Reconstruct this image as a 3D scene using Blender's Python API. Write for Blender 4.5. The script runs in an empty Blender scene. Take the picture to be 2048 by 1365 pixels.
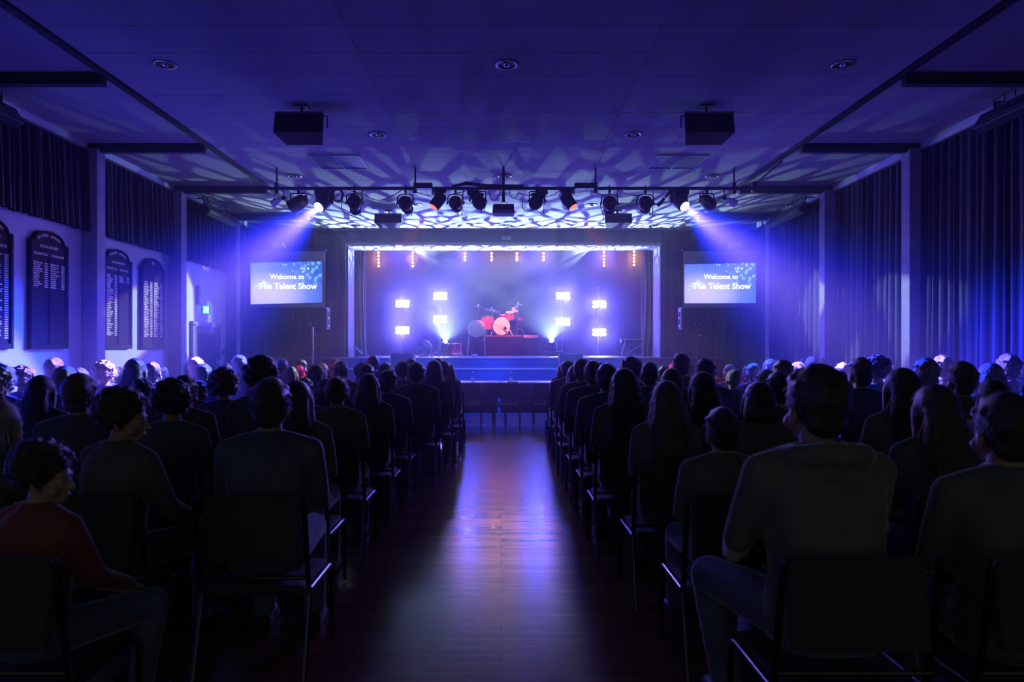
import bpy, bmesh, math, random
from mathutils import Vector, Matrix, Euler

random.seed(7)
SC = bpy.context.scene
COL = SC.collection
PI = math.pi
V = Vector

# ------------------------------------------------------------------ camera
EYE = 1.45
FPX = 1366.0                       # focal length in pixels of the 2048 px frame (24 mm on 36 mm)
cam_d = bpy.data.cameras.new('camera')
cam = bpy.data.objects.new('camera', cam_d)
COL.objects.link(cam)
cam.location = (0, 0, EYE)
cam.rotation_euler = (PI / 2, 0, 0)
cam_d.sensor_width = 36.0
cam_d.lens = 24.0
cam_d.shift_x = 21 / 2048
cam_d.shift_y = 16.5 / 2048
cam_d.clip_start = 0.05
cam_d.clip_end = 200
cam_d.dof.use_dof = True
cam_d.dof.focus_distance = 15.0
cam_d.dof.aperture_fstop = 2.8
SC.camera = cam

# ------------------------------------------------------------------ colour management, sampling limits
vs = SC.view_settings
vs.view_transform = 'Standard'
vs.look = 'None'
vs.exposure = 0.0
vs.gamma = 1.0
vs.use_curve_mapping = False
cy = SC.cycles
cy.max_bounces = 5
cy.diffuse_bounces = 1
cy.glossy_bounces = 3
cy.transmission_bounces = 4
cy.volume_bounces = 0
cy.transparent_max_bounces = 8
cy.sample_clamp_indirect = 4.0
cy.use_denoising = True
cy.caustics_reflective = False
cy.caustics_refractive = False

# ------------------------------------------------------------------ world: dim fill added to lift the blacks, entering by the open rear
w = bpy.data.worlds.new('world')
SC.world = w
w.use_nodes = True
w.node_tree.nodes['Background'].inputs[0].default_value = (0.82, 1.0, 0.92, 1)
w.node_tree.nodes['Background'].inputs[1].default_value = 0.078


# ------------------------------------------------------------------ lights
def aim(o, target):
    d = V(target) - o.location
    o.rotation_euler = d.to_track_quat('-Z', 'Y').to_euler()


def spot(name, loc, target, power, color, angle, blend=0.6, radius=0.05):
    d = bpy.data.lights.new(name, 'SPOT')
    d.energy = power
    d.color = color
    d.spot_size = math.radians(angle)
    d.spot_blend = blend
    d.shadow_soft_size = radius
    o = bpy.data.objects.new(name, d)
    COL.objects.link(o)
    o.location = loc
    aim(o, target)
    return o


def light_nodes(o):
    d = o.data
    d.use_nodes = True
    nt = d.node_tree
    for n in list(nt.nodes):
        nt.nodes.remove(n)
    out = nt.nodes.new('ShaderNodeOutputLight')
    em = nt.nodes.new('ShaderNodeEmission')
    nt.links.new(em.outputs[0], out.inputs[0])
    tc = nt.nodes.new('ShaderNodeTexCoord')
    sep = nt.nodes.new('ShaderNodeSeparateXYZ')
    nt.links.new(tc.outputs['Normal'], sep.inputs[0])
    return nt, em, tc, sep


def math_node(nt, op, a, b=None, c=None):
    n = nt.nodes.new('ShaderNodeMath')
    n.operation = op
    for i, x in enumerate((a, b, c)):
        if x is None:
            continue
        if isinstance(x, (int, float)):
            n.inputs[i].default_value = x
        else:
            nt.links.new(x, n.inputs[i])
    return n.outputs[0]


def ramp(nt, fac, stops, interp='LINEAR'):
    r = nt.nodes.new('ShaderNodeValToRGB')
    r.color_ramp.interpolation = interp
    el = r.color_ramp.elements
    while len(el) < len(stops):
        el.new(0.5)
    for e, (p, c) in zip(el, stops):
        e.position = p
        e.color = (*c, 1) if len(c) == 3 else c
    nt.links.new(fac, r.inputs[0])
    return r.outputs[0]


def zoned(o, stops):
    """An LED wash head whose middle ring is paler than its outer ring: colour by angle off the axis."""
    nt, em, tc, sep = light_nodes(o)
    z = math_node(nt, 'ABSOLUTE', sep.outputs[2])
    ang = math_node(nt, 'ARCCOSINE', z)
    fac = math_node(nt, 'DIVIDE', ang, o.data.spot_size / 2)
    c = ramp(nt, fac, stops)
    nt.links.new(c, em.inputs[0])


def gobo(o, scale, stretch=(1, 1), seed=0.0, lo=0.05, hi=0.16, base=0.06, bright=(1, 1, 1), dark=(0.55, 0.3, 1.0), rim=None, low_fade=None):
    """A glass gobo of rounded leaves in the projector: pattern by direction of the beam."""
    nt, em, tc, sep = light_nodes(o)
    z = math_node(nt, 'ABSOLUTE', sep.outputs[2])
    u = math_node(nt, 'DIVIDE', sep.outputs[0], z)
    v = math_node(nt, 'DIVIDE', sep.outputs[1], z)
    cmb = nt.nodes.new('ShaderNodeCombineXYZ')
    nt.links.new(math_node(nt, 'MULTIPLY', u, scale * stretch[0]), cmb.inputs[0])
    nt.links.new(math_node(nt, 'MULTIPLY', v, scale * stretch[1]), cmb.inputs[1])
    cmb.inputs[2].default_value = seed
    vo = nt.nodes.new('ShaderNodeTexVoronoi')
    vo.voronoi_dimensions = '2D'
    vo.feature = 'DISTANCE_TO_EDGE'
    vo.inputs['Scale'].default_value = 1.0
    add = nt.nodes.new('ShaderNodeVectorMath')
    add.inputs[1].default_value = (seed, seed * 0.7, 0)
    nt.links.new(cmb.outputs[0], add.inputs[0])
    nt.links.new(add.outputs[0], vo.inputs['Vector'])
    stops = [(0.0, dark), (lo, dark)]
    if rim:
        stops += [((lo + hi) / 2, rim)]
    stops += [(hi, bright), (1.0, bright)]
    c = ramp(nt, vo.outputs['Distance'], stops)
    nt.links.new(c, em.inputs[0])
    em.inputs[1].default_value = 1.0
    if low_fade:                    # fade added to the emission, dimming the lower side of the beam
        t = math_node(nt, 'DIVIDE', math_node(nt, 'SUBTRACT', v, low_fade[0]), low_fade[1] - low_fade[0])
        cl = nt.nodes.new('ShaderNodeClamp')
        nt.links.new(t, cl.inputs[0])
        nt.links.new(math_node(nt, 'POWER', cl.outputs[0], 1.6), em.inputs[1])
    return nt


# ------------------------------------------------------------------ show lighting (at fixtures built further down, plus some added fill)
BLUE = (0.02, 0.06, 1.0)
VIOLET = (0.095, 0.07, 1.0)
TRUSS_Y, TRUSS_Z = 10.6, 3.95
WASH = {-1: (-2.83, 10.5, 3.62), 1: (2.84, 10.5, 3.63)}        # lenses of the two lit truss heads
WASH_AIM = {-1: (-4.25, 8.0, 1.3), 1: (4.35, 8.0, 1.3)}
for s in (-1, 1):
    o = spot('wash_light', WASH[s], WASH_AIM[s], 38000, (1, 1, 1), 56, 0.5, 0.05)
    zoned(o, [(0.0, (0.30, 0.21, 1.0)), (0.25, (0.16, 0.10, 1.0)), (0.5, (0.015, 0.015, 0.6)), (0.75, (0.0, 0.006, 0.16)), (1.0, (0.0, 0.002, 0.04))])
RED = {-1: (-1.06, 10.5, 3.62), 1: (1.11, 10.5, 3.62)}
for s in (-1, 1):
    spot('red_light', RED[s], (s * 2.75, 9.9, 1.25), 2600, (1.0, 0.03, 0.05), 20, 0.4, 0.04)
    spot('drum_fill', (s * 0.9, 18.5, 4.62), (-s * 0.2, 21.3, 2.2), 1700, (1.0, 0.15, 0.07), 34, 0.5, 0.04)  # added red light on the drums, its source unseen and its position invented
FLOORHEAD = {-1: (-1.56, 19.0, 1.68), 1: (1.39, 19.0, 1.70)}
for s in (-1, 1):
    L = FLOORHEAD[s]
    o = spot('gobo_light', L, (L[0] - s * 1.2, 15.8, L[2] + 3.0), 12500, (0.66, 0.88, 1.0), 104, 0.3, 0.012)
    gobo(o, 13.0, (1.0, 1.0), seed=3.1 if s < 0 else 8.4, lo=0.13, hi=0.19, bright=(0.8, 0.95, 1.0), dark=(0.03, 0.012, 0.08), low_fade=(-0.56, 0.05))
for s in (-1, 1):
    o = spot('top_light', (s * 2.5, 18.6, 4.22), (-s * 5.7, 9.0, 1.6), 7000, (0.9, 0.95, 1.0), 36, 0.3, 0.015)
    gobo(o, 6.0, (1.2, 1.0), seed=1.7 if s < 0 else 5.2, lo=0.16, hi=0.22, bright=(0.8, 0.95, 1.0), dark=(0.03, 0.025, 0.5), rim=(0.5, 0.3, 0.12))
BLINDERS = [(-3.04, 2.85), (-3.04, 2.03), (-1.88, 3.08), (-1.88, 2.37), (1.89, 3.09), (1.89, 2.29), (3.0, 2.83), (3.0, 1.97)]
BLIND_Y = 21.0
for x, z in BLINDERS:
    spot('blinder_light', (x, BLIND_Y - 0.12, z), (x * 0.9, 8, z + 0.4), 740, VIOLET, 150, 0.9, 0.05)
for x in (-3.4, -1.2, 1.2, 3.4):
    spot('blue_fill', (x, 23.2, 5.0), (x * 0.8, 20.0, 1.3), 1000, BLUE, 95, 0.9, 0.1)  # added blue light to colour the stage haze, no fixture stands there
AMBERS = [(-3.6, 5, 4.28), (-2.6, 5, 4.28), (-1.07, 3, 4.26), (-.29, 3, 4.26), (.45, 3, 4.26), (1.23, 3, 4.26), (3.0, 5, 4.29), (3.88, 5, 4.31)]
for x, n, z in AMBERS:
    spot('amber_light', (x, 19.93, z - .049 * (n - 1)), (x * .7, 12, 1.8), 17 * n, (1.0, 0.33, 0.10), 90, 0.9, 0.02)
for px in (911, 1074):
    x = (px - 1003) / FPX * TRUSS_Y
    spot('front_fill', (x, 10.9, 3.68), (x * 2.2, 15.6, 0.85), 2200, (0.02, 0.10, 1.0), 44, 0.7, 0.06)  # added blue fill for the stage front, as if two bar lanterns were lit


# ------------------------------------------------------------------ mesh helpers
class MB:
    """Collects verts and faces; build() links ONE mesh object."""

    def __init__(self):
        self.v, self.f, self.s = [], [], []

    def add(self, vs, fs, smooth=False):
        n = len(self.v)
        self.v += [tuple(p) for p in vs]
        self.f += [tuple(i + n for i in f) for f in fs]
        self.s += [smooth] * len(fs)
        return self

    def box(self, c, s, rot=None, taper=None):
        x, y, z = s[0] / 2, s[1] / 2, s[2] / 2
        t = taper or 1.0
        p = [V((a * x * (t if d > 0 else 1), b * y * (t if d > 0 else 1), d * z)) for d in (-1, 1) for b in (-1, 1) for a in (-1, 1)]
        if rot is not None:
            R = rot if isinstance(rot, Matrix) else Euler(rot).to_matrix()
            p = [R @ q for q in p]
        c = V(c)
        return self.add([q + c for q in p], [(0, 2, 3, 1), (4, 5, 7, 6), (0, 1, 5, 4), (2, 6, 7, 3), (0, 4, 6, 2), (1, 3, 7, 5)])

    def bbox(self, c, s, r=0.01, rot=None):
        """Box with its long edges chamfered (octagon-like corners on all sides)."""
        x, y, z = s[0] / 2, s[1] / 2, s[2] / 2
        r = min(r, x * .9, y * .9, z * .9)
        bm = bmesh.new()
        bmesh.ops.create_cube(bm, size=1)
        for q in bm.verts:
            q.co = V((q.co.x * 2 * x, q.co.y * 2 * y, q.co.z * 2 * z))
        bmesh.ops.bevel(bm, geom=bm.edges[:], offset=r, segments=2, profile=0.5, affect='EDGES')
        R = Matrix.Identity(3) if rot is None else (rot if isinstance(rot, Matrix) else Euler(rot).to_matrix())
        c = V(c)
        vs = [R @ q.co + c for q in bm.verts]
        bm.verts.index_update()
        fs = [[q.index for q in f.verts] for f in bm.faces]
        bm.free()
        return self.add(vs, fs)

    def tube(self, pts, r, n=8, caps=True, closed=False, smooth=True):
        pts = [V(p) for p in pts]
        rs = r if isinstance(r, (list, tuple)) else [r] * len(pts)
        rings = []
        up = None
        for i, p in enumerate(pts):
            a = pts[i - 1] if (i > 0 or closed) else p
            b = pts[(i + 1) % len(pts)] if (i < len(pts) - 1 or closed) else p
            t = (b - a)
            t = t.normalized() if t.length > 1e-9 else V((0, 0, 1))
            if up is None:
                up = V((0, 0, 1)) if abs(t.z) < 0.9 else V((1, 0, 0))
            x = t.cross(up)
            if x.length < 1e-6:
                x = t.cross(V((1, 0, 0)))
            x.normalize()
            y = x.cross(t).normalized()
            up = y
            rings.append([p + (x * math.cos(2 * PI * k / n) + y * math.sin(2 * PI * k / n)) * rs[i] for k in range(n)])
        vs = [q for ring in rings for q in ring]
        fs = []
        m = len(rings)
        for i in range(m if closed else m - 1):
            for k in range(n):
                a, b = i * n + k, i * n + (k + 1) % n
                j = (i + 1) % m
                fs.append((a, b, j * n + (k + 1) % n, j * n + k))
        self.add(vs, fs, smooth)
        if caps and not closed:
            self.add(rings[0], [tuple(range(n))[::-1]])
            self.add(rings[-1], [tuple(range(n))])
        return self

    def lathe(self, prof, c=(0, 0, 0), axis='Z', n=20, smooth=True, R=None, caps=True):
        """prof: list of (radius, height)."""
        c = V(c)
        if R is None:
            R = {'Z': Matrix.Identity(3), 'Y': Matrix.Rotation(-PI / 2, 3, 'X'), 'X': Matrix.Rotation(PI / 2, 3, 'Y')}[axis]
        vs, fs = [], []
        for r, h in prof:
            for k in range(n):
                vs.append(R @ V((r * math.cos(2 * PI * k / n), r * math.sin(2 * PI * k / n), h)) + c)
        for i in range(len(prof) - 1):
            for k in range(n):
                a, b = i * n + k, i * n + (k + 1) % n
                fs.append((a, b, b + n, a + n))
        self.add(vs, fs, smooth)
        if caps:
            if prof[0][0] > 1e-5:
                self.add(vs[:n], [tuple(range(n))[::-1]])
            if prof[-1][0] > 1e-5:
                self.add(vs[-n:], [tuple(range(n))])
        return self

    def prism(self, poly, y0, y1, frame=None):
        """poly in (x, z), extruded along y; frame maps (x, y, z) to world."""
        fr = frame or (lambda p: p)
        n = len(poly)
        a = [fr(V((x, y0, z))) for x, z in poly]
        b = [fr(V((x, y1, z))) for x, z in poly]
        fs = [tuple(range(n)), tuple(range(n, 2 * n))[::-1]]
        fs += [(i, i + n, (i + 1) % n + n, (i + 1) % n) for i in range(n)]
        return self.add(a + b, fs)

    def ball(self, c, r, n=12, m=8, scale=(1, 1, 1), R=None):
        c = V(c)
        R = R or Matrix.Identity(3)
        vs, fs = [], []
        for i in range(m + 1):
            th = PI * i / m
            for k in range(n):
                ph = 2 * PI * k / n
                vs.append(R @ V((r * scale[0] * math.sin(th) * math.cos(ph), r * scale[1] * math.sin(th) * math.sin(ph), r * scale[2] * math.cos(th))) + c)
        for i in range(m):
            for k in range(n):
                a, b = i * n + k, i * n + (k + 1) % n
                if i == 0:
                    fs.append((a, a + n, b + n))
                elif i == m - 1:
                    fs.append((a, a + n, b))
                else:
                    fs.append((a, a + n, b + n, b))
        return self.add(vs, fs, True)

    def mesh(self, name, mats):
        me = bpy.data.meshes.new(name)
        me.from_pydata(self.v, [], self.f)
        me.polygons.foreach_set('use_smooth', self.s)
        for m in (mats if isinstance(mats, (list, tuple)) else [mats]):
            me.materials.append(m)
        me.update()
        return me

    def build(self, name, mat, parent=None, loc=None, rot=None):
        o = bpy.data.objects.new(name, self.mesh(name, mat))
        COL.objects.link(o)
        if parent is not None:
            o.parent = parent
        if loc is not None:
            o.location = loc
        if rot is not None:
            o.rotation_euler = rot
        return o


def tag(o, label, cat, group=None, kind=None):
    o['label'] = label
    if cat:
        o['category'] = cat
    if group:
        o['group'] = group
    if kind:
        o['kind'] = kind
    return o


def struct(o, label=None):
    o['kind'] = 'structure'
    if label:
        o['label'] = label
    return o


def thing(name, loc, label, cat, group=None, rot=(0, 0, 0)):
    o = bpy.data.objects.new(name, None)
    o.empty_display_size = 0.05
    COL.objects.link(o)
    o.location = loc
    o.rotation_euler = rot
    return tag(o, label, cat, group)


KIDS = {}


def children(o):
    return [c for c in bpy.data.objects if c.parent is o]


def copy_tree(o, loc=None, rot=None, label=None, parent=None):
    c = o.copy()
    COL.objects.link(c)
    if parent is not None:
        c.parent = parent
    if loc is not None:
        c.location = loc
    if rot is not None:
        c.rotation_euler = rot
    if label:
        c['label'] = label
    for ch in list(o.children):
        copy_tree(ch, parent=c)
    return c


def wob(amp):
    return random.uniform(-amp, amp)


# ------------------------------------------------------------------ materials
MATS = {}


def mat(name, col, rough=0.6, spec=0.4, metal=0.0, var=0.12, scale=6.0, bump=0.0, bscale=40.0, sheen=0.0, emit=None, estr=0.0, stretch=(1, 1, 1)):
    if name in MATS:
        return MATS[name]
    m = bpy.data.materials.new(name)
    m.use_nodes = True
    nt = m.node_tree
    b = nt.nodes['Principled BSDF']
    b.inputs['Roughness'].default_value = rough
    b.inputs['Specular IOR Level'].default_value = spec
    b.inputs['Metallic'].default_value = metal
    if sheen:
        b.inputs['Sheen Weight'].default_value = sheen
        b.inputs['Sheen Roughness'].default_value = 0.25
    tc = nt.nodes.new('ShaderNodeTexCoord')
    mp = nt.nodes.new('ShaderNodeMapping')
    mp.inputs['Scale'].default_value = stretch
    nt.links.new(tc.outputs['Object'], mp.inputs[0])
    no = nt.nodes.new('ShaderNodeTexNoise')
    no.inputs['Scale'].default_value = scale
    no.inputs['Detail'].default_value = 4
    nt.links.new(mp.outputs[0], no.inputs['Vector'])
    c = ramp(nt, no.outputs['Fac'], [(0.3, tuple(x * (1 - var) for x in col)), (0.7, tuple(min(1, x * (1 + var)) for x in col))])
    nt.links.new(c, b.inputs['Base Color'])
    if bump:
        n2 = nt.nodes.new('ShaderNodeTexNoise')
        n2.inputs['Scale'].default_value = bscale
        n2.inputs['Detail'].default_value = 3
        nt.links.new(mp.outputs[0], n2.inputs['Vector'])
        bp = nt.nodes.new('ShaderNodeBump')
        bp.inputs['Strength'].default_value = bump
        bp.inputs['Distance'].default_value = 0.02
        nt.links.new(n2.outputs['Fac'], bp.inputs['Height'])
        nt.links.new(bp.outputs[0], b.inputs['Normal'])
    if emit:
        b.inputs['Emission Color'].default_value = (*emit, 1)
        b.inputs['Emission Strength'].default_value = estr
    MATS[name] = m
    return m


def wood(name, dark, light, rough, spec, board=0.09, length=1.9, along='X', grain=14.0):
    m = bpy.data.materials.new(name)
    m.use_nodes = True
    nt = m.node_tree
    b = nt.nodes['Principled BSDF']
    tc = nt.nodes.new('ShaderNodeTexCoord')
    mp = nt.nodes.new('ShaderNodeMapping')
    if along == 'Y':
        mp.inputs['Rotation'].default_value = (0, 0, PI / 2)
    nt.links.new(tc.outputs['Object'], mp.inputs[0])
    br = nt.nodes.new('ShaderNodeTexBrick')
    br.inputs['Color1'].default_value = (*dark, 1)
    br.inputs['Color2'].default_value = (*light, 1)
    br.inputs['Mortar'].default_value = tuple(x * 0.25 for x in dark) + (1,)
    br.inputs['Scale'].default_value = 1.0
    br.inputs['Mortar Size'].default_value = 0.0025
    br.inputs['Brick Width'].default_value = length
    br.inputs['Row Height'].default_value = board
    br.offset = 0.37
    nt.links.new(mp.outputs[0], br.inputs['Vector'])
    no = nt.nodes.new('ShaderNodeTexNoise')
    no.inputs['Scale'].default_value = grain
    no.inputs['Detail'].default_value = 6
    m2 = nt.nodes.new('ShaderNodeMapping')
    m2.inputs['Scale'].default_value = (0.12, 2.5, 1)
    nt.links.new(mp.outputs[0], m2.inputs[0])
    nt.links.new(m2.outputs[0], no.inputs['Vector'])
    mx = nt.nodes.new('ShaderNodeMixRGB')
    mx.blend_type = 'MULTIPLY'
    mx.inputs[0].default_value = 0.6
    nt.links.new(br.outputs['Color'], mx.inputs[1])
    g = ramp(nt, no.outputs['Fac'], [(0.3, (0.55, 0.5, 0.45)), (0.75, (1, 1, 1))])
    nt.links.new(g, mx.inputs[2])
    nt.links.new(mx.outputs[0], b.inputs['Base Color'])
    rr = ramp(nt, no.outputs['Fac'], [(0.2, (rough * 0.85,) * 3), (0.8, (rough * 1.2,) * 3)])
    nt.links.new(rr, b.inputs['Roughness'])
    b.inputs['Specular IOR Level'].default_value = spec
    bp = nt.nodes.new('ShaderNodeBump')
    bp.inputs['Strength'].default_value = 0.06
    bp.inputs['Distance'].default_value = 0.001
    nt.links.new(br.outputs['Fac'], bp.inputs['Height'])
    bp.invert = True
    nt.links.new(bp.outputs[0], b.inputs['Normal'])
    MATS[name] = m
    return m


def glow(name, col, strength):
    if name in MATS:
        return MATS[name]
    m = bpy.data.materials.new(name)
    m.use_nodes = True
    nt = m.node_tree
    for n in list(nt.nodes):
        nt.nodes.remove(n)
    out = nt.nodes.new('ShaderNodeOutputMaterial')
    em = nt.nodes.new('ShaderNodeEmission')
    em.inputs[0].default_value = (*col, 1)
    em.inputs[1].default_value = strength
    nt.links.new(em.outputs[0], out.inputs[0])
    m.cycles.emission_sampling = 'NONE'      # the lamp behind each lens carries the light
    MATS[name] = m
    return m


def glass(name, col=(1, 1, 1), rough=0.0):
    m = bpy.data.materials.new(name)
    m.use_nodes = True
    b = m.node_tree.nodes['Principled BSDF']
    b.inputs['Base Color'].default_value = (*col, 1)
    b.inputs['Roughness'].default_value = rough
    b.inputs['Transmission Weight'].default_value = 1.0
    b.inputs['IOR'].default_value = 1.35
    MATS[name] = m
    return m


def haze_mat(name, density, g, col=(1, 1, 1)):
    m = bpy.data.materials.new(name)
    m.use_nodes = True
    nt = m.node_tree
    for n in list(nt.nodes):
        nt.nodes.remove(n)
    out = nt.nodes.new('ShaderNodeOutputMaterial')
    vsn = nt.nodes.new('ShaderNodeVolumeScatter')
    vsn.inputs['Color'].default_value = (*col, 1)
    vsn.inputs['Density'].default_value = density
    vsn.inputs['Anisotropy'].default_value = g
    nt.links.new(vsn.outputs[0], out.inputs['Volume'])
    m.cycles.volume_sampling = 'EQUIANGULAR'
    return m


BLACK = mat('black_metal', (0.025, 0.025, 0.028), 0.5, 0.4, bump=0.1, bscale=120)
PLASTIC = mat('black_plastic', (0.03, 0.03, 0.035), 0.55, 0.35)
CHROME = mat('chrome', (0.7, 0.7, 0.72), 0.18, 0.5, metal=1.0, var=0.03)
CEIL = mat('ceiling_paint', (0.34, 0.33, 0.35), 0.85, 0.15, var=0.05, scale=1.2, bump=0.05, bscale=8)
WHITE = mat('white_wall_paint', (0.62, 0.61, 0.66), 0.8, 0.2, var=0.04, scale=2)
DARKP = mat('dark_wall_paint', (0.05, 0.05, 0.06), 0.8, 0.2, var=0.1)
DRAPE = mat('black_drape', (0.026, 0.027, 0.038), 0.65, 0.18, var=0.2, sheen=0.0, stretch=(1, 1, 0.1), bump=0.05)


# ------------------------------------------------------------------ room shell
XL, XR = -5.73, 5.80               # side walls
YB = -1.5                          # the hall is open (unbuilt) behind the camera
YW = 16.3                          # proscenium wall
CZ = 4.27                          # ceiling
PX0, PX1 = -4.05, 4.10             # middle ceiling field
OX0, OX1, OZ = -3.69, 3.80, 3.93   # proscenium opening
REV = 0.80                         # depth of its reveal
SZ = 1.26                          # stage floor

FLOORM = wood('floor_boards', (0.15, 0.075, 0.045), (0.22, 0.105, 0.065), 0.22, 0.30)
fl = MB().box((0.03, (YB + YW) / 2, -0.05), (12.4, YW - YB, 0.1)).build('floor', FLOORM)
struct(fl)
# ceiling: slab above, then sheets of board fixed below it with open joints
ce = MB().box((0.03, (YB + YW) / 2, CZ + 0.12), (12.4, YW - YB, 0.16)).build('ceiling', DARKP)
struct(ce)
sheet_d = 0.545
ny = 25
y = YW - 0.004
xs = [PX0 + 0.05, -1.36, 1.40, PX1 - 0.05]
sheet_meshes = {}
for j in range(ny):
    for i in range(3):
        wx = xs[i + 1] - xs[i] - 0.003
        key = i
        if key not in sheet_meshes:
            sheet_meshes[key] = MB().bbox((0, 0, 0), (wx, sheet_d - 0.006, 0.02), 0.002).mesh('ceiling_sheet', CEIL)
        o = bpy.data.objects.new('ceiling_sheet', sheet_meshes[key])
        COL.objects.link(o)
        o.parent = ce
        o.location = ((xs[i] + xs[i + 1]) / 2, y - sheet_d / 2, CZ + 0.010 + wob(0.0012))
    y -= sheet_d
beam_y = [4.6, 7.0, 9.4, 11.85, 14.3]
for s, (x0, x1) in ((-1, (XL - 0.2, PX0 - 0.04)), (1, (PX1 + 0.04, XR + 0.2))):
    prev = YB
    for by in beam_y + [YW]:
        o = MB().bbox(((x0 + x1) / 2, (prev + by) / 2, CZ + 0.018), (x1 - x0, by - prev - 0.01, 0.02), 0.002).build('ceiling_sheet', CEIL, ce)
        prev = by
n_trim = [0]


def trim(mb, m, label=None):
    n_trim[0] += 1
    return struct(mb.build('trim_%d' % n_trim[0], m), label)


for x in (PX0, PX1):
    trim(MB().box((x, (YB + YW) / 2, CZ - 0.012), (0.075, YW - YB, 0.03)), BLACK, 'long dark strip standing in for the shadow gap beside the middle ceiling sheets')  # black strip puts the dark of the shadow gap into the shape
for by in beam_y:
    trim(MB().bbox(((XL + PX0) / 2 - 0.05, by, CZ - 0.05), (PX0 - XL + 0.05, 0.10, 0.13), 0.006), DARKP, 'dark cross beam under the side ceiling')
    trim(MB().bbox(((XR + PX1) / 2 + 0.05, by, CZ - 0.05), (XR - PX1 + 0.05, 0.10, 0.13), 0.006), DARKP, 'dark cross beam under the side ceiling')

# side walls
wl = MB().box((XL - 0.1, (YB + 14.4) / 2, 1.55), (0.2, 14.4 - YB, 3.1)).box((XL - 0.25, (YB + YW) / 2, 3.3), (0.2, YW - YB, 2.2)).build('wall_left', WHITE)
struct(wl)
wr = MB().box((XR + 0.12, (YB + YW) / 2, 2.15), (0.2, YW - YB, 4.3)).build('wall_right', DARKP)
struct(wr)
# bulkheads, columns
edges = [YB] + beam_y + [YW]
for k in range(len(edges) - 1):
    y0, y1 = edges[k] + (0.10 if k else 0), edges[k + 1] - 0.10
    trim(MB().box((XL + 0.01, (y0 + y1) / 2, CZ - 0.045), (0.16, y1 - y0, 0.13)), WHITE, 'pale bulkhead strip above the short curtains')
    trim(MB().box((XR - 0.01, (y0 + y1) / 2, CZ - 0.045), (0.16, y1 - y0, 0.13)), WHITE, 'pale bulkhead strip above the long curtains')
COLM = mat('column_paint', (0.24, 0.24, 0.30), 0.6, 0.3)
for by in beam_y:
    trim(MB().bbox((XL + 0.07, by, 2.1), (0.30, 0.20, 4.2), 0.008), COLM, 'dark column against the white wall')
    trim(MB().bbox((XR - 0.09, by, 2.1), (0.30, 0.20, 4.2), 0.008), COLM, 'dark column between the long curtains')
struct(MB().box((XL + 0.012, (YB + 12.6) / 2, 0.06), (0.025, 12.6 - YB, 0.12)).build('baseboard_left', BLACK))

# proscenium wall
PW = mat('proscenium_wall_paint', (0.075, 0.08, 0.14), 0.75, 0.25, var=0.08)
wf = MB()
for x0, x1, z0, z1 in ((XL - 0.3, OX0, 0, CZ + 0.1), (OX1, XR + 0.3, 0, CZ + 0.1), (OX0, OX1, OZ, CZ + 0.1)):
    wf.box(((x0 + x1) / 2, YW + 0.06, (z0 + z1) / 2), (x1 - x0, 0.12, z1 - z0))
struct(wf.build('wall_front', PW))
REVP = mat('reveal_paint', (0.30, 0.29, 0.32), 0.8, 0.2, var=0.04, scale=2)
# white-painted reveal: two cheeks and a soffit
ym = YW + REV / 2
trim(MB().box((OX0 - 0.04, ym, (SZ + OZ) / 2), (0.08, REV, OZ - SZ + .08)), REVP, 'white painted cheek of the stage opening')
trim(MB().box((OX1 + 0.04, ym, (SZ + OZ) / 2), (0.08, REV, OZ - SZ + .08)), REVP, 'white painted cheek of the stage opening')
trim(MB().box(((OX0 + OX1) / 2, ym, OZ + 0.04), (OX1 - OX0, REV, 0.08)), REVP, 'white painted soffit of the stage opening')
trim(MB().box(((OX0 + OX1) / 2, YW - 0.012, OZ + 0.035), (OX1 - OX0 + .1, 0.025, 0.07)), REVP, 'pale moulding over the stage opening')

# stage
STG = mat('stage_front_paint', (0.06, 0.10, 0.25), 0.6, 0.3, var=0.1)
STF = wood('stage_boards', (0.06, 0.045, 0.04), (0.1, 0.075, 0.06), 0.35, 0.5, board=0.12, along='X')
EDGE = mat('stage_nosing', (0.45, 0.45, 0.5), 0.35, 0.5)
st = MB().box((0.05, (15.92 + 25.2) / 2, SZ - 0.02), (11.4, 25.2 - 15.92, 0.04)).build('floor_stage', STF)
struct(st, 'boarded floor of the raised stage')
struct(MB().box((0.05, 15.96, 0.61), (8.0, 0.05, 1.22)).build('wall_stage_front', STG), 'blue front face of the stage')
struct(MB().box((0.05, 15.915, SZ - 0.012), (8.0, 0.03, 0.024)).build('trim_stage_nosing', EDGE), 'pale nosing along the stage edge')
tier = thing('stage_step', (0.05, 15.5, 0), 'long blue step standing against the front of the stage', 'step')
MB().box((0, 0.0, 1.0), (7.9, 0.78, 0.04)).build('tread', STG, tier)
MB().box((0, -0.36, 0.49), (7.8, 0.04, 0.98)).build('riser', STG, tier)
for s in (-1, 1):
    MB().box((s * 3.88, 0.02, 0.49), (0.04, 0.7, 0.98)).build('side_panel', STG, tier)
MB().box((0, -0.395, 1.008), (7.9, 0.02, 0.028)).build('nosing', EDGE, tier)
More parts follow.
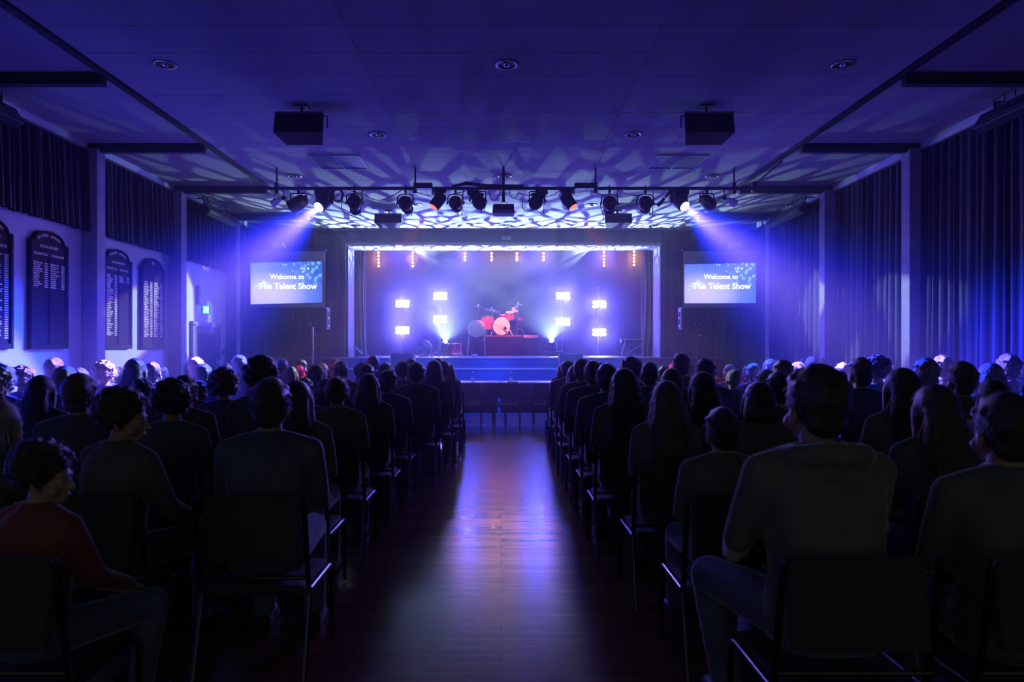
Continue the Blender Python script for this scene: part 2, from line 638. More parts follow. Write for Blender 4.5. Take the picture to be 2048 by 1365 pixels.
# stage house
BLK = mat('stage_black', (0.03, 0.03, 0.04), 0.8, 0.2)
struct(MB().box((-5.7, 20.9, 3.2), (0.1, 8.4, 4.2)).build('wall_stage_left', BLK))
struct(MB().box((5.8, 20.9, 3.2), (0.1, 8.4, 4.2)).build('wall_stage_right', BLK))
struct(MB().box((0.05, 25.15, 3.2), (11.6, 0.1, 4.2)).build('wall_stage_back', BLK))
struct(MB().box((0.05, 21.0, 5.35), (11.6, 8.5, 0.1)).build('ceiling_stage', BLK))
struct(MB().box((0.05, 17.13, 4.75), (11.4, 0.06, 1.5)).build('wall_stage_header', BLK))
for s, x0, x1 in ((0, -5.7, OX0 - .08), (1, OX1 + .08, 5.8)):
    struct(MB().box(((x0 + x1) / 2, 17.05, 3.2), (x1 - x0, 0.06, 4.2)).build('wall_stage_return_%s' % 'ab'[s], BLK))


# ------------------------------------------------------------------ curtains
def curtain_mesh(length, h, pitch, depth, seed, gather=0.5, flare=0.0, nz=8):
    """Folded cloth running along +x from 0, hanging from z=h to 0; folds of uneven width and depth."""
    rnd = random.Random(seed)
    xs_, dep = [0.0], [0.0]
    x = 0
    k = 0
    while x < length:
        wd = pitch * rnd.uniform(0.55, 1.5)
        d = depth * rnd.uniform(0.5, 1.25)
        for f, q in ((0.18, 0.55), (0.38, 1.0), (0.62, 1.0), (0.82, 0.5), (1.0, 0.0)):
            xs_.append(min(length, x + wd * f))
            dep.append(d * q)
        x += wd
    drift = [rnd.uniform(-1, 1) for _ in xs_]
    vs_, fs_ = [], []
    n = len(xs_)
    for j in range(nz + 1):
        t = j / nz
        for i in range(n):
            sway = 0.018 * drift[i // 5 * 5] * (1 - t) + 0.006 * math.sin(7 * t + drift[i // 5 * 5] * 6)
            xx = xs_[i] + sway
            if flare:
                xx = length / 2 + (xx - length / 2) * (1 - flare * (1 - t) * math.sin(t * 2.2))
            vs_.append((xx, -dep[i] * (0.55 + 0.45 * (1 - t)), h * t + (0.01 * drift[i // 5 * 5] if j == 0 else 0)))
    for j in range(nz):
        for i in range(n - 1):
            a = j * n + i
            fs_.append((a, a + 1, a + n + 1, a + n))
    m = MB()
    m.add(vs_, fs_, True)
    return m


def curtain(loc, rz, length, h, label, group, seed, pitch=0.13, depth=0.09, m=None, flare=0.0, name='curtain'):
    t = thing(name, loc, label, 'curtain', group, rot=(0, 0, rz))
    curtain_mesh(length, h, pitch, depth, seed, flare=flare).build('drape', m or DRAPE, t)
    MB().box((length / 2, -0.03, h + 0.012), (length, 0.05, 0.03)).build('heading_rail', BLACK, t)
    return t


bays = [(4.7, 6.9), (7.1, 9.3), (9.5, 11.75), (11.95, 14.2), (14.4, 16.2)]
where = ['behind the rear rows', 'between the first two columns from the camera', 'between the second and third columns from the camera', 'in the bay before the stage corner', 'in the corner beside the stage']
for k, (y0, y1) in enumerate(bays):
    if k >= 1:
        curtain((XR - 0.04, y1, 0.02), -PI / 2, y1 - y0, 4.12, 'floor-length black curtain ' + where[k], 'long black wall curtains', 20 + k)
        if k < 4:
            curtain((XL + 0.05, y0, 3.06), PI / 2, y1 - y0, 1.09, 'short black curtain above the white wall ' + where[k], 'short black curtains over the white wall', 40 + k, pitch=0.10)
        else:
            curtain((XL + 0.05, y0, 0.02), PI / 2, y1 - y0, 4.12, 'tall black curtain at the end of the white wall beside the stage', None, 40 + k, pitch=0.12)
for x0, x1, nm in ((XL + .24, OX0 - .02, 'behind the screen on the door side'), (OX1 + .02, XR - .24, 'behind the screen on the curtain side')):
    curtain((x0, YW - 0.06, 0.02), 0, x1 - x0, 4.18, 'black curtain covering the front wall ' + nm, 'front wall curtains', 60 + int(x0), pitch=0.16, depth=0.06)
BACKD = mat('backcloth', (0.012, 0.012, 0.025), 0.9, 0.1, stretch=(1, 1, .1))
curtain((-5.5, 24.9, SZ + .01), 0, 11.1, 3.95, 'wide folded backcloth across the rear of the stage', None, 71, pitch=1.1, depth=0.03, m=BACKD, name='backcloth')
LEGD = mat('leg_drape', (0.16, 0.13, 0.2), 0.7, 0.3, sheen=0.4, stretch=(1, 1, .1))
for s, x0 in ((-1, -4.75), (1, 3.62)):
    curtain((x0, 17.7, SZ + .01), 0, 1.25, 3.9, 'gathered wing curtain inside the stage on the %s side' % ('door' if s < 0 else 'curtain-wall'), 'wing curtains', 80 + s, pitch=0.11, depth=0.10, m=LEGD, flare=0.25)
for s, x0 in ((-1, -5.6), (1, 4.2)):
    curtain((x0, 20.6, SZ + .01), 0, 1.5, 3.9, 'rear wing curtain masking the stage on the %s side' % ('door' if s < 0 else 'curtain-wall'), 'wing curtains', 90 + s, pitch=0.13, depth=0.10, m=LEGD)

# haze of the show, filling hall and stage
hz = MB().box((0.03, 10.7, 2.12), (11.0, 11.0, 4.2)).build('haze', haze_mat('hall_haze', 0.0085, 0.5))
tag(hz, 'thin theatre haze drifting through the hall in front of the stage', 'haze', kind='stuff')
hs = MB().box((0.05, 21.1, 3.28), (11.0, 7.6, 3.98)).build('stage_haze', haze_mat('stage_haze', 0.018, 0.87))
tag(hs, 'denser theatre haze filling the lit stage', 'haze', kind='stuff')


# ------------------------------------------------------------------ lettering
def text_mesh(name, body, size, m, extrude=0.002, offset=0.0, align='CENTER', spacing=1.0):
    cu = bpy.data.curves.new(name, 'FONT')
    cu.body = body
    cu.size = size
    cu.extrude = extrude
    cu.offset = offset
    cu.align_x = align
    cu.align_y = 'CENTER'
    cu.space_character = spacing
    cu.resolution_u = 3
    o = bpy.data.objects.new(name, cu)
    COL.objects.link(o)
    dg = bpy.context.evaluated_depsgraph_get()
    me = bpy.data.meshes.new_from_object(o.evaluated_get(dg))
    bpy.data.objects.remove(o)
    bpy.data.curves.remove(cu)
    me.materials.clear()
    me.materials.append(m)
    me.name = name
    return me


def put_mesh(name, me, parent, loc=(0, 0, 0), rot=(0, 0, 0)):
    o = bpy.data.objects.new(name, me)
    COL.objects.link(o)
    o.parent = parent
    o.location = loc
    o.rotation_euler = rot
    return o


FACE = (PI / 2, 0, 0)              # text standing upright, read from -Y

# ------------------------------------------------------------------ honour boards on the white wall
BOARDW = mat('dark_board_wood', (0.040, 0.022, 0.022), 0.8, 0.08, var=0.3, scale=9, stretch=(4, 4, 0.3))
BOARDF = mat('board_moulding', (0.018, 0.011, 0.011), 0.7, 0.1, var=0.2)
GILT = mat('gilt_lettering', (0.85, 0.70, 0.50), 0.45, 0.5, var=0.05)


def honour_board(yc, w, label, heads, rows, top, empty_from, seed):
    """An arched board facing +X; local x runs away from the camera, local z up."""
    rnd = random.Random(seed)
    t = thing('honour_board', (XL + 0.002, yc, 1.455), label, 'board', 'honour boards', rot=(0, 0, PI / 2))
    H, rise, hw = 1.33, 0.145, w / 2
    arch = []
    sh = hw - 0.07
    for k in range(15):
        a = PI * k / 14
        arch.append((sh * math.cos(a), H + rise * math.sin(a) ** 0.9))
    outline = [(-hw, 0), (hw, 0), (hw, H)] + arch + [(-hw, H)]
    MB().prism([(x, z) for x, z in outline], -0.035, 0.0).build('backing', BOARDW, t)
    fr = MB()
    for x in (-hw + 0.022, hw - 0.022):
        fr.bbox((x, -0.045, H / 2), (0.044, 0.03, H), 0.006)
    fr.bbox((0, -0.045, 0.03), (w - .088, 0.03, 0.06), 0.006)
    fr.build('frame', BOARDF, t)
    arc = [(x, -0.042, z - 0.012) for x, z in arch]
    MB().tube([(hw - .02, -.042, H)] + arc + [(-hw + .02, -.042, H)], 0.016, 6).build('arched_moulding', BOARDF, t)
    MB().bbox((0, -0.043, H * 0.44), (0.014, 0.018, H * 0.84), 0.004).build('divider', BOARDF, t)
    # school name along the arch, heading, two column heads
    for word, a0, a1 in (('BALCHEM', 2.42, 1.72), ('ACADEMY', 1.42, 0.72)) if heads else ():
        n = len(word)
        bw = MB()
        for k, chh in enumerate(word):
            a = a0 + (a1 - a0) * k / (n - 1)
            px, pz = (sh - .02) * math.cos(a), H - 0.055 + (rise) * math.sin(a)
            me = text_mesh('lettering', chh, 0.047, GILT, 0.002)
            R = Matrix.Rotation(-math.atan2(-rise * math.cos(a), sh * math.sin(a)), 4, 'Y') @ Matrix.Rotation(PI / 2, 4, 'X')
            bw.add([R @ v.co + V((px, -0.039, pz)) for v in me.vertices], [list(p.vertices) for p in me.polygons])
            bpy.data.meshes.remove(me)
        bw.build('lettering', GILT, t)
    if heads:
        put_mesh('lettering', text_mesh('lettering', 'SCHOLARSHIPS', 0.05, GILT), t, (0, -0.039, H - 0.055), FACE)
    else:                          # a small gilt shield instead of lettering
        MB().prism([(-.022, .03), (.022, .03), (.022, -.004), (0, -.032), (-.022, -.004)], -.041, -.036, lambda q: q + V((0, 0, H + .06))).build('shield', GILT, t)
    for s, hd in zip((-1, 1), heads or ()):
        put_mesh('lettering', text_mesh('lettering', hd, 0.046, GILT), t, (s * w * 0.225, -0.039, H - 0.155), FACE)
    # gilded roll of names: rows of small raised strokes, far too small to read, with a column of years
    for s in (-1, 1):
        m = MB()
        cx0 = s * w * 0.225 - w * 0.19
        n = rows[0 if s < 0 else 1]
        for r in range(n):
            z = H - top - r * 0.0265
            x = cx0
            ln = w * rnd.uniform(0.13, 0.25)
            while x < cx0 + ln:
                lw = rnd.choice((0.006, 0.008, 0.010))
                hgt = rnd.choice((0.014, 0.014, 0.017))
                m.box((x + lw / 2, -0.037, z), (lw, 0.003, hgt))
                x += lw + rnd.choice((0.004, 0.004, 0.005, 0.012))
            for k in range(6):
                m.box((cx0 + w * 0.30 + k * 0.0115, -0.037, z), (0.0075, 0.003, 0.014))
        o = m.build('name_roll', GILT, t)
        o['kind'] = 'stuff'
    return t


honour_board(7.58, 0.72, 'arched honour board farthest from the stage, its rolls of names full length', ('FULLERTON', 'DAVIDSON'), (37, 37), 0.25, 0, 1)
honour_board(8.59, 0.72, 'arched honour board with two short rolls of names and a bare lower half', ('FULLERTON', 'DAVIDSON'), (12, 12), 0.265, 0, 2)
honour_board(10.13, 0.72, 'arched honour board partly hidden by the column, long roll beside a short one', ('FULLERTON', 'DAVIDSON'), (34, 4), 0.25, 0, 3)
honour_board(11.15, 0.72, 'dim arched honour board beside the door, with two full rolls of names', None, (34, 34), 0.25, 0, 4)

# ------------------------------------------------------------------ door and exit sign on the white wall
DGLASS = mat('dark_door_glass', (0.02, 0.03, 0.06), 0.08, 0.6)
DFR = mat('door_frame_paint', (0.18, 0.18, 0.26), 0.5, 0.3)
dr = thing('door_1', (XL + 0.002, 13.2, 0), 'dark glazed door in a painted frame under the exit sign', None, rot=(0, 0, PI / 2))
dr['kind'] = 'structure'
f = MB()
for s in (-1, 1):
    f.bbox((s * 0.60, -0.03, 0.96), (0.09, 0.06, 1.92), 0.006)
f.bbox((0, -0.03, 1.925), (1.29, 0.06, 0.09), 0.006)
f.build('frame', DFR, dr)
MB().bbox((0, -0.02, 0.945), (1.09, 0.035, 1.87), 0.004).build('leaf', mat('door_leaf', (0.05, 0.055, 0.09), 0.5, 0.3), dr)
MB().bbox((0, -0.04, 1.18), (0.82, 0.012, 1.15), 0.003).build('pane', DGLASS, dr)
MB().tube([(0.46, -0.04, 1.0), (0.46, -0.085, 1.0), (0.46, -0.085, 1.22), (0.46, -0.04, 1.22)], 0.011, 8).build('handle', CHROME, dr)
ex = thing('exit_sign', (XL + 0.09, 13.05, 2.205), 'small glowing green exit sign standing out from the wall above the door', 'sign')
MB().bbox((0, 0, 0), (0.13, 0.035, 0.165), 0.005).build('housing', mat('sign_housing', (.1, .14, .14), .5), ex)
MB().box((0, -0.0185, 0), (0.115, 0.004, 0.145)).build('lit_face', glow('exit_green', (0.10, 1.0, 0.62), 1.3), ex)
pm = MB()      # running figure and doorway of the pictogram
EXW = glow('exit_white', (0.75, 1.0, 0.8), 2.2)
pm.box((0.028, -0.0215, 0.0), (0.034, 0.003, 0.10)).ball((-0.012, -0.0215, 0.042), 0.011, 8, 6, (1, .2, 1))
pm.tube([(-0.012, -.0215, .03), (-0.02, -.0215, -.002)], 0.008, 6).tube([(-.02, -.0215, 0), (0.0, -.0215, -.02), (-.012, -.0215, -.05)], .0055, 6)
pm.tube([(-.02, -.0215, 0), (-.035, -.0215, -.025), (-.048, -.0215, -.028)], .0055, 6).tube([(-.014, -.0215, .026), (.004, -.0215, .012)], .004, 6)
pm.build('pictogram', EXW, ex)
MB().box((-0.075, 0, 0), (0.03, 0.02, 0.05)).build('bracket', BLACK, ex)
cu = thing('wall_conduit', (XL + 0.03, 12.85, 2.30), 'narrow upright cable trunking on the white wall above the exit sign', 'conduit')
MB().bbox((0, 0, 0.17), (0.05, 0.07, 0.36), 0.005).build('trunking', mat('trunking', (.2, .2, .3), .5), cu)
MB().tube([(0, 0.03, 0.0), (0, 0.12, -0.005), (0.02, 0.2, -0.01)], 0.01, 6).build('elbow', MATS['trunking'], cu)
sw = thing('switch_box', (XL + 0.02, 13.98, 1.40), 'small dark switch box on the wall beside the door', 'switch')
MB().bbox((0, 0, 0), (0.04, 0.11, 0.11), 0.005).build('box', BLACK, sw)
MB().bbox((0.022, 0, 0), (0.01, 0.05, 0.06), 0.002).build('rocker', PLASTIC, sw)


# ------------------------------------------------------------------ projection screens
def screen_mat(name):
    m = bpy.data.materials.new(name)
    m.use_nodes = True
    nt = m.node_tree
    for n in list(nt.nodes):
        nt.nodes.remove(n)
    out = nt.nodes.new('ShaderNodeOutputMaterial')
    em = nt.nodes.new('ShaderNodeEmission')
    nt.links.new(em.outputs[0], out.inputs[0])
    tc = nt.nodes.new('ShaderNodeTexCoord')
    sp = nt.nodes.new('ShaderNodeSeparateXYZ')
    nt.links.new(tc.outputs['Generated'], sp.inputs[0])
    X, Z = sp.outputs[0], sp.outputs[2]
    # pale rose bloom over the lower left, blue at the top right
    dx = math_node(nt, 'SUBTRACT', X, 0.28)
    dz = math_node(nt, 'SUBTRACT', Z, 0.25)
    d = math_node(nt, 'SQRT', math_node(nt, 'ADD', math_node(nt, 'MULTIPLY', math_node(nt, 'MULTIPLY', dx, dx), 1.1), math_node(nt, 'MULTIPLY', math_node(nt, 'MULTIPLY', dz, dz), 1.0)))
    base = ramp(nt, d, [(0.0, (0.70, 0.58, 0.92)), (0.3, (0.50, 0.46, 0.92)), (0.55, (0.12, 0.20, 0.85)), (0.85, (0.01, 0.10, 0.62))])
    # two soft vertical folds of light
    wv = nt.nodes.new('ShaderNodeTexNoise')
    wv.inputs['Scale'].default_value = 2.2
    mp = nt.nodes.new('ShaderNodeMapping')
    mp.inputs['Scale'].default_value = (2.2, 1, 0.5)
    nt.links.new(tc.outputs['Generated'], mp.inputs[0])
    nt.links.new(mp.outputs[0], wv.inputs[0])
    mx = nt.nodes.new('ShaderNodeMixRGB')
    mx.blend_type = 'ADD'
    nt.links.new(math_node(nt, 'MULTIPLY', wv.outputs['Fac'], 0.22), mx.inputs[0])
    nt.links.new(base, mx.inputs[1])
    mx.inputs[2].default_value = (0.45, 0.6, 0.9, 1)
    # soft light discs scattered at the upper right
    vo = nt.nodes.new('ShaderNodeTexVoronoi')
    vo.inputs['Scale'].default_value = 7.5
    vo.voronoi_dimensions = '2D'
    cb = nt.nodes.new('ShaderNodeCombineXYZ')
    nt.links.new(math_node(nt, 'MULTIPLY', X, 1.75), cb.inputs[0])
    nt.links.new(Z, cb.inputs[1])
    nt.links.new(cb.outputs[0], vo.inputs['Vector'])
    disc = ramp(nt, vo.outputs['Distance'], [(0.0, (1, 1, 1)), (0.26, (0.8, 0.8, 0.8)), (0.36, (0, 0, 0))])
    reg = math_node(nt, 'MULTIPLY', ramp(nt, X, [(0.55, (0, 0, 0)), (0.85, (1, 1, 1))]), ramp(nt, Z, [(0.40, (0, 0, 0)), (0.6, (1, 1, 1))]))
    m2 = nt.nodes.new('ShaderNodeMixRGB')
    m2.blend_type = 'ADD'
    nt.links.new(math_node(nt, 'MULTIPLY', math_node(nt, 'MULTIPLY', disc, reg), 0.75), m2.inputs[0])
    nt.links.new(mx.outputs[0], m2.inputs[1])
    m2.inputs[2].default_value = (0.22, 0.55, 0.75, 1)
    nt.links.new(m2.outputs[0], em.inputs[0])
    em.inputs[1].default_value = 1.05
    return m


SCRM = screen_mat('projected_slide')
SCRW = glow('slide_lettering', (0.80, 0.93, 1.0), 1.5)
SCRS = glow('slide_sparkle', (0.65, 0.85, 1.0), 1.1)
CLOTHS = mat('screen_cloth', (0.45, 0.45, 0.5), 0.8, 0.2)
for s, x0, x1, lab in ((-1, -5.60, -3.925, 'hanging projection screen showing the welcome slide, on the door side of the stage'), (1, 4.05, 5.70, 'hanging projection screen showing the welcome slide, on the curtain-wall side of the stage')):
    wd, hh = x1 - x0, 1.255
    t = thing('projection_screen', ((x0 + x1) / 2, 15.2, 2.375), lab, 'screen', 'projection screens')
    MB().box((0, 0, hh / 2), (wd, 0.006, hh)).build('cloth', CLOTHS, t)
    MB().tube([(-wd / 2 - .02, 0.02, hh + .03), (wd / 2 + .02, 0.02, hh + .03)], 0.035, 12).build('roller', BLACK, t)
    MB().tube([(-wd / 2, 0.0, -.005), (wd / 2, 0.0, -.005)], 0.014, 8).build('bottom_bar', BLACK, t)
    for q in (-.6, .6):
        MB().box((q, 0.05, (4.2 - 2.375 + hh) / 2), (0.012, 0.012, 4.2 - 2.375 - hh)).build('hanger', BLACK, t)
    # slide: slightly skewed quadrilateral
    a, b = (-wd / 2 + .015, wd / 2 - .07) if s < 0 else (-wd / 2 + .02, wd / 2 - .04)
    zt0, zt1 = (1.0, 1.035) if s < 0 else (.965, 1.0)
    zb0, zb1 = (.075, .118) if s < 0 else (.10, .105)
    q = MB()
    q.add([(a, -.006, zb0), (b, -.006, zb1), (b, -.006, zt1), (a, -.006, zt0)], [(0, 1, 2, 3)])
    q.build('slide', SCRM, t)
    cx = (a + b) / 2
    put_mesh('lettering', text_mesh('lettering', 'Welcome to', 0.148, SCRW, 0.001, 0.004), t, (cx + .02, -.010, .685), FACE)
    put_mesh('lettering', text_mesh('lettering', 'The Talent Show', 0.186, SCRW, 0.001, 0.0055), t, (cx + .035, -.010, .475), FACE)
    rnd = random.Random(5)
    k = MB()
    for i in range(26):     # spray of light discs over the word The
        u = rnd.random()
        k.lathe([(rnd.uniform(.008, .026), 0), (0.0001, 0.0005)], (a + .10 + u * .30 + rnd.uniform(-.04, .04), -.009, .42 + u * .16 + rnd.uniform(-.06, .06)), R=Matrix.Rotation(PI / 2, 3, 'X'), n=10, smooth=False)
    for i in range(11):     # soft discs above the words
        k.lathe([(rnd.uniform(.008, .03), 0), (0.0001, 0.0005)], (cx + rnd.uniform(-.1, .5), -.009, rnd.uniform(.78, .98)), R=Matrix.Rotation(PI / 2, 3, 'X'), n=10, smooth=False)
    k.build('sparkles', SCRS, t)['kind'] = 'stuff'
    # short-throw unit over the screen
    p = thing('screen_motor_box', ((x0 + x1) / 2 + (-.18 if s < 0 else .32), 15.15, 3.72), 'small pale motor box just above the projection screen on the %s side' % ('door' if s < 0 else 'curtain-wall'), 'box', 'screen motor boxes')
    MB().prism([(-.13, 0), (.13, 0), (.08, .1), (-.13, .1)], -.08, .08).build('cover', mat('pale_box', (.5, .5, .55), .6), p)
    MB().box((0, .05, .28), (.02, .02, .4)).build('hanger', BLACK, p)


# ------------------------------------------------------------------ ceiling fittings
BAFFLE = mat('downlight_baffle', (0.03, 0.03, 0.035), 0.4, 0.5)
first = None
names = ['third row of lights from the stage'] * 3
DL = [(-3.33, 6.75, 'fourth', 'door'), (0.05, 6.75, 'fourth', 'middle'), (3.38, 6.75, 'fourth', 'curtain'),
      (-1.62, 8.95, 'third', 'door'), (1.73, 8.95, 'third', 'curtain'),
      (-3.36, 11.1, 'second', 'door'), (0.05, 11.1, 'second', 'middle'), (3.42, 11.1, 'second', 'curtain'),
      (-1.66, 13.3, 'lattice', 'door'), (1.75, 13.3, 'lattice', 'curtain'),
      (-3.30, 15.5, 'first', 'door'), (0.05, 15.5, 'first', 'middle'), (3.45, 15.5, 'first', 'curtain')]
for x, y, row, sd in DL:
    dist = {'fourth': 'in the row farthest from the stage', 'third': 'of the pair ahead of the hanging speakers', 'second': 'in the row before the lighting bar', 'lattice': 'of the pair beyond the lighting bar', 'first': 'in the row along the stage wall'}[row]
    sdn = {'door': 'toward the honour board wall', 'middle': 'on the aisle line', 'curtain': 'toward the long curtains'}[sd]
    lab = 'round ceiling downlight %s, %s' % (sdn, dist)
    if first is None:
        first = thing('downlight', (x, y, CZ), lab, 'downlight', 'recessed ceiling downlights')
        MB().lathe([(0.082, -0.001), (0.112, -0.003), (0.116, -0.010), (0.104, -0.016), (0.086, -0.010)], n=28, caps=False).build('trim_ring', CHROME, first)
        MB().lathe([(0.09, -0.004), (0.06, -0.003), (0.0001, -0.002)], n=24, caps=False).build('baffle', BAFFLE, first)
        MB().lathe([(0.036, -0.004), (0.034, -0.014), (0.02, -0.024), (0.0001, -0.027)], n=16, caps=False).build('lamp', CHROME, first)
    else:
        copy_tree(first, (x, y, CZ), label=lab)
for s, x in ((-1, -2.43), (1, 2.63)):
    t = thing('ceiling_hatch', (x, 10.25, CZ), 'square two-panel ceiling hatch on the %s side before the lighting bar' % ('honour board' if s < 0 else 'long curtain'), 'hatch', 'ceiling hatches')
    f = MB()
    for q in (-.36, 0, .36):
        f.bbox((q, 0, -.008), (.03, .74, .022), .003)
    for q in (-.36, .36):
        f.bbox((0, q, -.008), (.75, .03, .022), .003)
    f.build('frame', COLM, t)
    for q in (-.18, .18):
        MB().bbox((q, 0, -.004), (.32, .68, .010), .002).build('panel', mat('hatch_panel', (.05, .055, .09), .5), t)

SPK = mat('speaker_cloth', (0.018, 0.018, 0.02), 0.8, 0.2, bump=0.3, bscale=300)


def hung_speaker(x, y, label, wd=0.56, hh=0.26, drop=0.10):
    t = thing('ceiling_speaker', (x, y, CZ), label, 'speaker', 'ceiling-hung loudspeakers')
    MB().box((0, 0, -.012), (.16, .12, .02)).build('ceiling_plate', BLACK, t)
    MB().tube([(0, 0, 0), (0, 0, -drop - .02)], 0.016, 8).build('stem', BLACK, t)
    MB().bbox((0, 0, -drop), (wd * .62, .05, .022), .004).build('cross_bar', BLACK, t)
    R = Matrix.Rotation(math.radians(-12), 3, 'X')
    c = V((0, 0, -drop - .03 - hh / 2))
    poly = [(-wd / 2, -.13), (wd / 2, -.13), (wd / 2 - .07, .15), (-wd / 2 + .07, .15)]
    m = MB()
    vs_ = [R @ V((px, py, pz)) + c for pz in (-hh / 2, hh / 2) for px, py in poly]
    m.add(vs_, [(0, 1, 2, 3)[::-1], (4, 5, 6, 7)] + [(i, (i + 1) % 4, (i + 1) % 4 + 4, i + 4) for i in range(4)])
    m.build('cabinet', PLASTIC, t)
    MB().bbox(R @ V((0, -.137, -.012)) + c, (wd - .02, .015, hh - .045), .004, rot=R).build('grille', SPK, t)
    MB().bbox(R @ V((0, -.137, hh / 2 - .014)) + c, (wd, .018, .022), .003, rot=R).build('top_band', mat('speaker_band', (.16, .16, .18), .4), t)
    for s in (-1, 1):
        MB().tube([(s * wd * .28, 0, -drop), (s * (wd / 2 + .012), .0, -drop - .02), (s * (wd / 2 + .012), 0, c.z)], .009, 6).build('bracket_arm', BLACK, t)
    return t


hung_speaker(-2.31, 7.9, 'large black ceiling speaker hung over the audience on the honour board side')
hung_speaker(2.37, 7.9, 'large black ceiling speaker hung over the audience on the long curtain side')
hung_speaker(-2.29, 13.9, 'black ceiling speaker hung beyond the lighting bar near the stage, honour board side', .55, .2, .07)
hung_speaker(2.36, 13.9, 'black ceiling speaker hung beyond the lighting bar near the stage, long curtain side', .55, .2, .07)

# pale sign over the stage opening
t = thing('wall_sign', (0.12, YW - 0.02, 4.105), 'small pale rectangular plate high on the wall over the stage opening', 'sign')
MB().bbox((0, 0, 0), (.22, .03, .10), .006).build('plate', mat('pale_plate', (.5, .55, .65), .5), t)
MB().bbox((0, -.02, .01), (.10, .01, .012), .003).build('slot', BLACK, t)


# wall-mounted bar heaters on ladder brackets
def bar_heater(x, y, s, label, ln=1.5):
    t = thing('bar_heater', (x, y, 3.98), label, 'heater', 'wall-mounted bar heaters')
    R = Matrix.Rotation(s * math.radians(32), 3, 'Y')
    MB().bbox((0, 0, 0), (.13, ln, .20), .02, rot=R).build('housing', BLACK, t)
    MB().bbox(R @ V((-s * .068, 0, -.02)), (.012, ln * .94, .10), .003, rot=R).build('reflector', mat('heater_reflector', (.10, .10, .11), .3, .5, metal=.8), t)
    lad = MB()
    for q in (0.16, .25):
        lad.tube([(s * .07, -ln * .42, q), (s * .07, ln * .42, q)], .010, 6)
    for k in range(9):
        yy = -ln * .42 + k * ln * .84 / 8
        lad.tube([(s * .07, yy, .16), (s * .07, yy, .25)], .007, 6)
    lad.build('ladder_rail', BLACK, t)
    for q in (-.4, .4):
        MB().tube([(s * .07, q * ln, .20), (s * .03, q * ln, .05)], .012, 6).build('arm', BLACK, t)
        MB().tube([(s * .07, q * ln, .20), (s * .24, q * ln, .21)], .012, 6).build('wall_arm', BLACK, t)
    pts = [(s * -.02 + .07 * math.cos(a), -ln * .30 + .05 * math.sin(a * 2), .17 + .09 * math.sin(a)) for a in [2 * PI * k / 18 for k in range(18)]]
    MB().tube(pts, .007, 5, closed=True).build('cable_loop', BLACK, t)
    return t


bar_heater(XR - .40, 6.95, 1, 'black bar heater slung high on the curtain wall over the rear seats')
bar_heater(XR - .40, 12.9, 1, 'black bar heater slung high on the curtain wall close to the stage')
bar_heater(XL + .40, 6.75, -1, 'black bar heater slung high above the honour boards')
bar_heater(XL + .40, 12.9, -1, 'black bar heater slung high above the door', 1.3)

# ------------------------------------------------------------------ lighting bar
BY, BZ = TRUSS_Y, TRUSS_Z
bar = thing('lighting_bar', (0.06, BY, BZ), 'long black pipe under the ceiling carrying the stage lanterns', 'pipe')
MB().tube([(-3.78, 0, 0), (3.86, 0, 0)], 0.026, 12).build('pipe', BLACK, bar)
for x in (-3.55, -1.40, 1.40, 3.55):
    b = MB().bbox((x, 0, 0), (.05, .07, .17), .006)
    b.tube([(x, 0, .08), (x, 0, CZ - BZ)], .014, 8).build('hanger', BLACK, bar)
MB().bbox((3.86, 0, .02), (.07, .1, .15), .008).build('end_plate', BLACK, bar)
MB().tube([(3.86, 0, .05), (4.05, -.6, .26)], .012, 8).build('brace', BLACK, bar)
for x, wd, lab in ((-1.20, .26, 'door'), (1.28, .30, 'curtain-wall')):
    t = thing('dimmer_box', (x, BY - .01, BZ + .01), 'black dimmer box clamped on the lighting bar toward the %s side' % lab, 'box', 'dimmer boxes on the bar')
    MB().bbox((0, -.03, .012), (wd, .12, .09), .008).build('case', PLASTIC, t)
    for k in range(3):
        MB().lathe([(.012, 0), (.012, .012), (.006, .014)], (-wd * .3 + k * .06, -.09, .012), R=Matrix.Rotation(PI / 2, 3, 'X'), n=8).build('socket', BLACK, t)
t = thing('cable_bundle', (-.35, BY, BZ + .02), 'thick taped bundle of cables lying along the middle of the lighting bar', 'cables')
for k in range(4):
    MB().tube([(-.42 + .03 * k, -.01 * k, .02), (-.2, -.02, .035 + .012 * k), (.1, -.015 * k, .02), (.55 + .05 * k, 0, .022)], .018, 7).build('cable', BLACK, t)


def clamp(t, z0=0.0, drop=0.10):
    m = MB().tube([(0, -.002, z0 + .04), (0, .04, z0 + .025), (0, .042, z0 - .025), (0, 0, z0 - .042)], .012, 6)
    m.bbox((0, 0, z0 - .05), (.035, .05, .045), .005).tube([(0, 0, z0 - .05), (0, 0, z0 - drop)], .011, 8)
    m.build('clamp', BLACK, t)


def basis(d):
    d = V(d).normalized()
    return d.to_track_quat('Z', 'Y').to_matrix()


